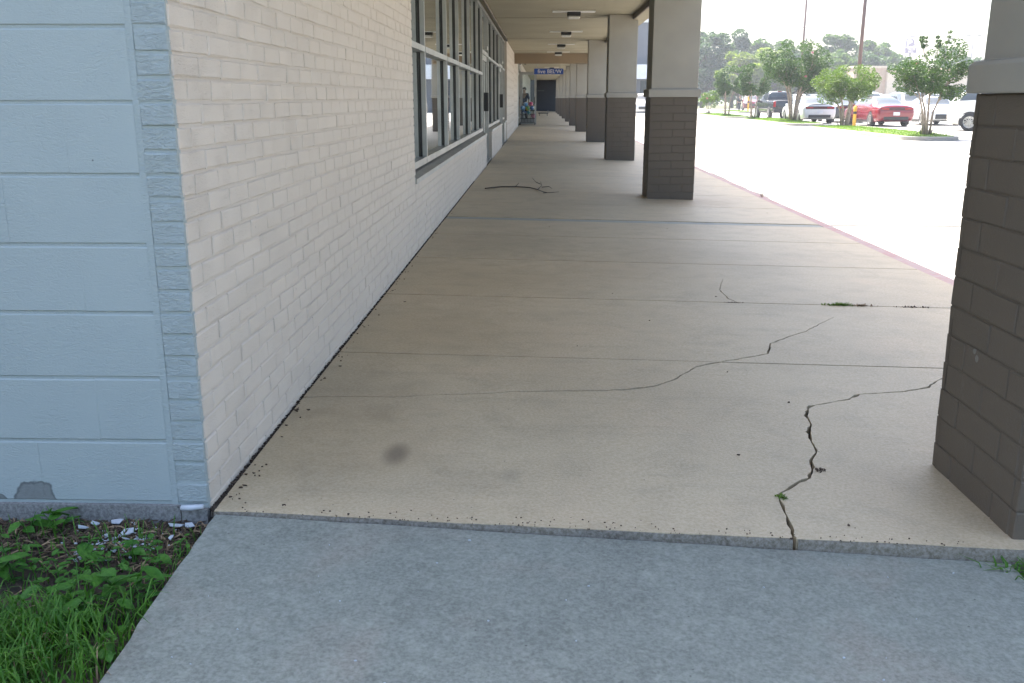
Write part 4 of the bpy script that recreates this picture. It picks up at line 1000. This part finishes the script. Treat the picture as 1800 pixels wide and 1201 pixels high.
for x in (-.10, .10): MB().tube([(x, -.06, -.02), (x, .05, .02)], .05, 10).build('spot_head', m_black, el)

# ------------------------------------------------------------------ people
def skin_body(name, pts, edges, rad, m, parent, root=0, lvl=1):
    me = bpy.data.meshes.new(name); me.from_pydata(pts, edges, []); me.materials.append(m)
    o = obj(name, me, parent); sk = o.modifiers.new('skin', 'SKIN'); sk.use_smooth_shade = True
    for i, q in enumerate(rad): me.skin_vertices[0].data[i].radius = q if isinstance(q, tuple) else (q, q)
    me.skin_vertices[0].data[root].use_root = True
    sb = o.modifiers.new('sub', 'SUBSURF'); sb.levels = lvl; sb.render_levels = lvl; return o
m_skin = plain('skin', (.42, .26, .18), .55, var=.08); m_hair = plain('dark_hair', (.03, .022, .018), .6)
def person(loc, rz, label, shirt, pants, hgt=1.75, stride=.0, arm=(.0, .0)):
    root = tag(empty('person', loc, rz), label, 'person'); root.scale = (hgt/1.75,)*3
    s_ = stride
    J = {'pel': (0, 0, .95), 'wai': (0, 0, 1.10), 'che': (0, .01, 1.30), 'nec': (0, .0, 1.47), 'hed': (0, .02, 1.56), 'top': (0, .02, 1.70)}
    for k, sg in (('l', -1), ('r', 1)):
        f_ = s_*sg
        J['sh'+k] = (sg*.18, 0, 1.41); J['el'+k] = (sg*.235, -f_*.35-.02, 1.14); J['wr'+k] = (sg*.235, -f_*.7+.10+arm[0 if k == 'l' else 1], .92+arm[0 if k == 'l' else 1]*.6); J['ha'+k] = (sg*.225, -f_*.75+.14+arm[0 if k == 'l' else 1]*1.2, .84+arm[0 if k == 'l' else 1]*.8)
        J['hi'+k] = (sg*.095, 0, .90); J['kn'+k] = (sg*.10, f_*.55+.02, .50); J['an'+k] = (sg*.10, f_*.95-.03, .09+(.03 if f_ < 0 else 0)); J['to'+k] = (sg*.11, f_*.95+.15, .035)
    ks = list(J); idx = {k: i for i, k in enumerate(ks)}
    E_ = [('pel', 'wai'), ('wai', 'che'), ('che', 'nec'), ('nec', 'hed'), ('hed', 'top')]
    for k in 'lr': E_ += [('che', 'sh'+k), ('sh'+k, 'el'+k), ('el'+k, 'wr'+k), ('wr'+k, 'ha'+k), ('pel', 'hi'+k), ('hi'+k, 'kn'+k), ('kn'+k, 'an'+k), ('an'+k, 'to'+k)]
    rd = {'pel': (.13, .10), 'wai': (.125, .095), 'che': (.15, .105), 'nec': .055, 'hed': (.078, .095), 'top': (.062, .075), 'sh': .06, 'el': .043, 'wr': .03, 'ha': (.022, .04), 'hi': .085, 'kn': .058, 'an': .04, 'to': .03}
    R_ = [rd.get(k, rd.get(k[:2])) for k in ks]
    skin_body('body', [J[k] for k in ks], [(idx[a], idx[b]) for a, b in E_], R_, m_skin, root)
    def garment(nm, keys, edges, grow, m, rt, ends={}):
        ii = {k: i for i, k in enumerate(keys)}; pts = [ends.get(k, J[k]) for k in keys]
        rr = []
        for k in keys:
            q = rd.get(k, rd.get(k[:2])); rr.append(tuple(x+grow for x in q) if isinstance(q, tuple) else q+grow)
        skin_body(nm, pts, [(ii[a], ii[b]) for a, b in edges], rr, m, root, ii[rt])
    garment('shirt', ['pel', 'wai', 'che', 'shl', 'shr', 'ell', 'elr'], [('pel', 'wai'), ('wai', 'che'), ('che', 'shl'), ('che', 'shr'), ('shl', 'ell'), ('shr', 'elr')], .018, shirt, 'pel')
    garment('trousers', ['pel', 'hil', 'hir', 'knl', 'knr', 'anl', 'anr'], [('pel', 'hil'), ('pel', 'hir'), ('hil', 'knl'), ('hir', 'knr'), ('knl', 'anl'), ('knr', 'anr')], .016, pants, 'pel')
    garment('shoe', ['anl', 'tol'], [('anl', 'tol')], .014, m_black, 'anl'); garment('shoe', ['anr', 'tor'], [('anr', 'tor')], .014, m_black, 'anr')
    hm = MB()
    for i in range(9):
        for k in range(16): pass
    bm = bmesh.new(); bmesh.ops.create_uvsphere(bm, u_segments=16, v_segments=10, radius=.105)
    for q in list(bm.verts):
        if q.co.z < -.01 and q.co.y > -.03: bm.verts.remove(q)
    me = bpy.data.meshes.new('hair'); bm.to_mesh(me); bm.free(); me.materials.append(m_hair); o = obj('hair', me, root, (0, .005, 1.66)); o.scale = (.88, 1.02, 1)
    return root
m_navy = plain('navy_cloth', (.025, .045, .09), .85); m_jean = plain('dark_cloth', (.03, .032, .04), .85); m_khaki = plain('white_cloth', (.5, .48, .45), .85)
person((-.82, 49.6, 0), R(160), 'person in a navy shirt standing behind the open glass door', m_navy, m_jean, 1.80)
person((21.55, 105, -.18), R(-150), 'person in dark clothes walking across the far end of the parking lot', m_jean, m_jean, 1.75, .22)

# yellow posts in the lot
m_yel = plain('yellow_paint', (.62, .36, .02), .5, var=.1)
for (x, y, h, lab, tilt) in ((16.6, 51.2, 1.05, 'yellow steel bollard standing beside the red sedan', .0), (22.3, 104.0, 1.6, 'yellow post beside the walking person far back', 0)):
    b = tag(empty('yellow_bollard', (x, y, -.18)), lab, 'bollard', 'yellow bollards'); MB().tube([(0, 0, -.05), (0, 0, h-.05), (0, 0, h)], [.09, .09, .05], 14).build('post', m_yel, b, True); MB().tube([(0, 0, h*.6), (0, 0, h*.72)], .093, 14, False).build('stripe', m_black, b)

# ------------------------------------------------------------------ small things on the ground
m_debris = plain('dry_brown_litter', (.075, .05, .033), .95, var=.5, sc=60)
m_straw = plain('dry_straw', (.24, .17, .10), .9, var=.4, sc=50)
m_chip = plain('white_paint_flake', (.46, .50, .54), .6, var=.08)
m_twig = plain('dark_twig_bark', (.06, .045, .035), .9, var=.3, sc=40)
r_ = random.Random(77)
def flake(mb, x, y, z, s_, th=.004, r_=r_):
    a = r_.uniform(0, 2*pi); n = 5; pts = []
    for k in range(n):
        q = s_*r_.uniform(.5, 1.1); t = a+2*pi*k/n; pts.append((x+q*cos(t)*1.5*abs(cos(a))+q*cos(t)*.5, y+q*sin(t), z+r_.uniform(0, th)))
    v = pts+[(p[0], p[1], p[2]-.003) for p in pts]
    mb.add(v, [tuple(range(n)), tuple(range(n, 2*n))[::-1]]+[(k, k+n, (k+1) % n+n, (k+1) % n) for k in range(n)])
def stick(mb, x, y, z, l, w_, r_=r_):
    a = r_.uniform(0, pi); dz = r_.uniform(-.3, .5)*l
    mb.tube([(x-cos(a)*l/2, y-sin(a)*l/2, z), (x, y, z+abs(dz)*.5+.002), (x+cos(a)*l/2, y+sin(a)*l/2, z+max(0, dz)*.6)], [w_, w_, w_*.5], 4, False)
# mulch in the bed by the wall foot
mu = MB(); mu2 = MB()
def bed_z(y): return -.075+(y+8)/10.72*.02
for k in range(2600):
    x = r_.uniform(-2.2, -1.02); y = 2.67-abs(r_.gauss(0, .16)); y = max(1.2, y)
    stick(mu if r_.random() < .75 else mu2, x, y, bed_z(y)+r_.uniform(0, .014), r_.uniform(.012, .06), r_.uniform(.0012, .0035))
tag(mu.build('mulch', m_debris), 'dark brown mulch and twigs along the foot of the blue wall', 'mulch', kind='stuff')
tag(mu2.build('dry_straw', m_straw), 'pale dry straw scattered in the mulch by the blue wall', 'straw', kind='stuff')
# paint flakes
chips = [(-1.313, 2.645, .034), (-1.40, 2.60, .014), (-1.123, 2.63, .026), (-1.080, 2.625, .022), (-1.255, 2.575, .026), (-1.265, 2.54, .02), (-1.305, 2.55, .016), (-1.10, 2.535, .018), (-1.374, 2.63, .015), (-1.235, 2.53, .014)]
flab = ['largest white paint flake, against the foot of the blue wall', 'leftmost white paint flake in the mulch', 'white paint flake left of the pair near the wall corner', 'white paint flake nearest the wall corner', 'large white paint flake among the white crumbs', 'middle-sized paint flake at the near side of the white crumbs',
        'paint flake at the left side of the white crumbs', 'paint flake lying alone near the edge of the grey walk', 'small paint flake between the leftmost and the largest one', 'small paint flake at the right side of the white crumbs']
for i, (x, y, s_) in enumerate(chips):
    mb = MB(); flake(mb, 0, 0, .0, s_*.72, .012)
    tag(mb.build('paint_flake', m_chip, None, False, (x, y, bed_z(y)+.020)), flab[i], 'paint flake', 'paint flakes in the mulch')
fm = MB()
for k in range(170):
    x = r_.gauss(-1.26, .07); y = min(2.66, r_.gauss(2.52, .05)); flake(fm, x, y, bed_z(y)+.012, r_.uniform(.002, .0065), .004)
tag(fm.build('paint_crumbs', m_chip), 'scatter of tiny white paint crumbs in the mulch', 'paint crumbs', kind='stuff')
tb = MB().tube([(-1.112, FY-.022, .012), (-1.08, FY-.025, .014), (-1.042, FY-.023, .018)], [.008, .0095, .007], 10)
tag(tb.build('caulk_roll', m_chip, None, True), 'short white roll of old caulk on the ledge at the wall corner', 'caulk')
# dirt packed in the gap between the brick wall and the walk
gp = MB(); gl = MB()
for k in range(2200):
    y = 2.68+(r_.random()**1.8)*12; x = -1.021+r_.uniform(-.007, .007); s_ = r_.uniform(.002, .006)
    flake(gp, x, y, walk_z(x)-.006+r_.uniform(-.005, .005), s_, .005)
tag(gp.build('packed_dirt', m_soil), 'dark dirt packed along the foot of the cream brick wall', 'dirt', kind='stuff')
# crumbs and leaf bits on the walk
lt = MB()
for k in range(18):
    y = 2.70+(r_.random()**2)*9; x = r_.uniform(-.95, 2.8); flake(lt, x, y, walk_z(x)+.0028, r_.uniform(.002, .006), .003)
for k in range(130):
    x = r_.uniform(-.95, 1.35); y = frontY(x)+abs(r_.gauss(0, .035))-.008; flake(lt, x, y, walk_z(x)+.0022, r_.uniform(.0008, .0026), .0015)
for k in range(60):
    y = 2.75+r_.random()**2*8; x = -1.0+abs(r_.gauss(0, .02)); flake(lt, x, y, walk_z(x)+.0025, r_.uniform(.002, .005), .003)
tag(lt.build('leaf_crumbs', m_debris), 'tiny brown leaf crumbs scattered over the beige walk', 'leaf litter', kind='stuff')
wl = MB()
for k in range(34):
    x = r_.uniform(-.9, 1.3); y = r_.uniform(1.7, 2.55); flake(wl, x, y, az(x, y)+.0022, r_.uniform(.001, .0028), .001)
tag(wl.build('pale_specks', m_chip), 'tiny pale specks on the grey concrete in the foreground', 'specks', kind='stuff')
for (x, y, s_) in ((-.80, 2.70, .012), (-.995, 3.62, .012)):
    mb = MB(); flake(mb, 0, 0, 0, s_, .012); tag(mb.build('dead_leaf', m_debris, None, False, (x, y, walk_z(x)+.005)), 'curled brown dead leaf on the front edge of the walk' if y < 3 else 'small brown dead leaf at the foot of the brick wall', 'leaf', 'dead leaves near the wall')
# fallen branch
bt = [(-.776, 13.39), (-.567, 13.62), (-.364, 13.76), (-.155, 13.63), (-.031, 13.40)]
br = tag(empty('fallen_branch', (-.4, 13.5, walk_z(-.4))), 'dark fallen branch lying across the walk below the windows', 'branch')
lz = lambda x, y, h: (x+.4, y-13.5, walk_z(x)-walk_z(-.4)+h)
MB().tube([lz(x, y, .014+.006*(i % 2)) for i, (x, y) in enumerate(bt)], [.010, .0095, .009, .008, .007], 7).build('stem', m_twig, br)
for tw in ([(-.031, 13.40), (.03, 13.85), (.01, 14.3)], [(.03, 13.8), (.135, 13.7), (.17, 13.2)], [(-.031, 13.40), (.05, 12.9), (.10, 12.6)], [(.05, 12.95), (.15, 12.8), (.26, 12.74)], [(-.36, 13.76), (-.33, 13.9), (-.31, 13.95)], [(.01, 14.3), (-.06, 14.4), (-.12, 14.9)]):
    MB().tube([lz(x, y, .012+.02*i) for i, (x, y) in enumerate(tw)], [.006, .0045, .0025], 5).build('twig', m_twig, br)
# tufts growing in joints
def tuft(x, y, z, n, h, label, m, seed, sx=.1):
    q = random.Random(seed); mb = MB()
    for k in range(n):
        bx = q.gauss(0, sx*.45); by = q.gauss(0, .008); a = q.uniform(0, 2*pi); hh = h*q.uniform(.4, 1.1); l = hh*q.uniform(.3, 1.2); w_ = .003
        p0 = Vector((bx, by, -.004)); p1 = p0+Vector((cos(a)*l*.4, sin(a)*l*.4, hh*.7)); p2 = p0+Vector((cos(a)*l, sin(a)*l, hh*q.uniform(.5, 1)))
        s_ = Vector((-sin(a), cos(a), 0))*w_
        mb.add([p0-s_, p0+s_, p1+s_, p1-s_, p2], [(0, 1, 2, 3), (3, 2, 4)])
    return tag(mb.build('grass_tuft', m, None, False, (x, y, z)), label, 'weed', 'weeds in the joints of the walk')
tuft(1.967, 6.02, walk_z(1.97), 150, .028, 'bright green tuft growing in the walk joint', m_lawn, 1, .09)
tuft(2.10, 6.02, walk_z(2.1), 90, .022, 'brownish tuft right next to the bright green tuft', m_straw, 2, .10)
tuft(2.43, 6.02, walk_z(2.43), 70, .018, 'brownish olive tuft in the joint close to the nearest column', m_debris, 3, .12)
tuft(.812, 2.90, walk_z(.81), 40, .016, 'tiny green sprout in the wide crack', m_lawn, 4, .018)
tuft(1.01, 3.15, walk_z(1.0), 40, .012, 'tiny brown sprout half way up the wide crack', m_debris, 5, .02)
tuft(1.27, 6.02, walk_z(1.27), 40, .012, 'dry tuft at the foot of the thin crack', m_debris, 6, .07)
tuft(3.10, 13.2, walk_z(3.04), 9, .15, 'thin weed growing beside the red kerb', m_straw, 7, .04)
tuft(1.47, 2.50, -.14, 260, .10, 'green grass tuft at the lower right beside the nearest column', m_grass, 8, .12)
# grass in the lower left
def blades(region, n, hmin, hmax, w_, r_):
    mb = MB()
    for k in range(n):
        x, y = region(r_); z = bed_z(y)-.004; a = r_.uniform(0, 2*pi); hh = r_.uniform(hmin, hmax); l = hh*r_.uniform(.25, 1.0); ww = w_*r_.uniform(.6, 1.3)
        d = Vector((cos(a), sin(a), 0)); s_ = Vector((-sin(a), cos(a), 0))*ww; p0 = Vector((x, y, z)); pts = [p0, p0+d*l*.25+Vector((0, 0, hh*.5)), p0+d*l*.62+Vector((0, 0, hh*.85)), p0+d*l+Vector((0, 0, hh*r_.uniform(.6, .95)))]
        mb.add([pts[0]-s_, pts[0]+s_, pts[1]+s_*.9, pts[1]-s_*.9, pts[2]+s_*.6, pts[2]-s_*.6, pts[3]], [(0, 1, 2, 3), (3, 2, 4, 5), (5, 4, 6)])
    return mb
def edge_x(y): return -.955-.05*(y-1.4)/1.24
def reg_near(q):
    while True:
        y = q.uniform(.4, 2.16); x = edge_x(y)-.012-abs(q.gauss(0, .55))
        if x < -3: continue
        if y > 1.95 and q.random() > (2.18-y)/.23: continue
        if x > -1.17 and q.random() < .72: continue
        return x, y
tag(blades(reg_near, 12000, .04, .15, .0026, random.Random(3)).build('grass', m_grass), 'long green grass in the lower left corner', 'grass', kind='stuff')
def reg_far(q):
    y = q.uniform(2.0, 2.62); x = edge_x(y)-.01-q.random()**1.3*1.6; return x, y
tag(blades(reg_far, 900, .02, .09, .002, random.Random(4)).build('thin_grass', m_grass), 'thin scattered grass between the mulch and the long grass', 'grass', kind='stuff')
def reg_right(q):
    y = q.uniform(.3, 2.5); return 1.47+q.random()*1.6+(.02*(2.6-y)), y
sg_ = blades(reg_right, 5200, .03, .11, .0026, random.Random(8)).build('side_grass', m_grass); sg_.location.z = -.095; tag(sg_, 'short green grass right of the grey walk beside the nearest column', 'grass', kind='stuff')
dry = blades(reg_near, 1100, .03, .12, .002, random.Random(6)); tag(dry.build('dry_grass', m_straw), 'dry straw-coloured blades mixed into the long grass', 'grass', kind='stuff')
# broad-leaved weeds
def leaf_mesh(l, w_, droop=.25):
    v = []; n = 6
    for i in range(n+1):
        t = i/n; ww = w_*(sin(pi*min(1, t*.94+.03))**.8)*(1-.25*t); z = -droop*l*t*t
        for s_ in (-1, 0, 1): v.append((s_*ww/2, l*t, z+abs(s_)*.12*w_))
    f = []
    for i in range(n):
        for k in (0, 1): f.append((i*3+k, i*3+k+1, i*3+k+4, i*3+k+3))
    return mesh('leaf', v, f, m_weed, True)
lm = [leaf_mesh(.06, .042), leaf_mesh(.046, .034, .4), leaf_mesh(.03, .022, .15), leaf_mesh(.075, .05, .3)]
def weed(x, y, h, label, seed, nl=9, small=False):
    q = random.Random(seed); z = bed_z(y); root = tag(empty('broad_leaved_weed', (x, y, z)), label, 'weed', 'broad-leaved weeds in the bed')
    st = MB(); ns = 3 if not small else 2
    for s_ in range(ns):
        a = q.uniform(0, 2*pi); tip = Vector((cos(a)*h*.45, sin(a)*h*.45, h*q.uniform(.7, 1))); st.tube([(0, 0, -.01), tip*.5+Vector((0, 0, h*.08)), tip], [.0022, .0018, .001], 5)
        for k in range(max(2, nl//ns)):
            t = .45+.55*k/(nl//ns); p = tip*t; an = a+k*2.2+q.uniform(-.5, .5)
            obj('leaf', q.choice(lm[1:3] if small else lm), root, p, (q.uniform(-.35, .5), q.uniform(-.35, .35), an))
    st.build('stem', m_weed, root)
W = [(-1.085, 2.19, .15, 'largest broad-leaved weed beside the edge of the grey walk', 12, False), (-1.11, 2.10, .11, 'broad-leaved weed just below the largest one', 9, False), (-1.56, 2.58, .11, 'weed close to the flaked patch of the blue wall', 10, False), (-1.475, 2.60, .09, 'weed right of the flaked patch on the blue wall', 9, False),
     (-1.15, 2.05, .10, 'pale broad-leaved weed among the long grass by the walk', 9, False), (-1.45, 2.30, .13, 'broad-leaved weed at the left edge above the long grass', 12, False), (-1.07, 2.37, .07, 'small weed at the end of the mulch by the walk', 7, True), (-1.31, 2.44, .08, 'weed in the middle of the bed below the paint crumbs', 8, True),
     (-1.25, 2.17, .12, 'broad-leaved weed in the centre of the grass', 10, False), (-1.16, 2.40, .08, 'upright weed just below the paint flakes', 8, True)]
for i, (x, y, h, lb, nl, sm) in enumerate(W): weed(x, y, h, lb, 30+i, nl, sm)
q = random.Random(9); gc = MB()
for k in range(2600):
    y = q.uniform(1.5, 2.52); x = edge_x(y)-.02-q.random()**1.2*1.1
    if y > 2.36 and q.random() > (2.54-y)/.18: continue
    if noise and (sin(x*19)+cos(y*23+x*7)) < -.5: continue
    me = lm[2]; a = q.uniform(0, 2*pi); sc = q.uniform(.5, 1.1); mt = Matrix.Translation((x, y, bed_z(y)+q.uniform(.005, .06))) @ Matrix.Rotation(a, 4, 'Z') @ Matrix.Rotation(q.uniform(-.5, .6), 4, 'X') @ Matrix.Scale(sc, 4)
    gc.add([mt @ v.co for v in me.vertices], [tuple(p.vertices) for p in me.polygons])
tag(gc.build('ground_cover', m_weed), 'low leafy ground cover between mulch and grass', 'ground cover', kind='stuff')

# ------------------------------------------------------------------ summer haze over the lot
hz = MB().box(-601, 601, -601, 601, -1.2, 16.0).build('haze', None); tag(hz, kind='stuff')
hm = bpy.data.materials.new('summer_haze'); hm.use_nodes = True; hn = hm.node_tree; hn.nodes.clear()
ho = hn.nodes.new('ShaderNodeOutputMaterial'); hv = hn.nodes.new('ShaderNodeVolumePrincipled')
hv.inputs['Color'].default_value = (.86, .92, 1, 1); hv.inputs['Density'].default_value = .0008; hv.inputs['Anisotropy'].default_value = .3
hn.links.new(hv.outputs[0], ho.inputs['Volume']); hz.data.materials.append(hm)
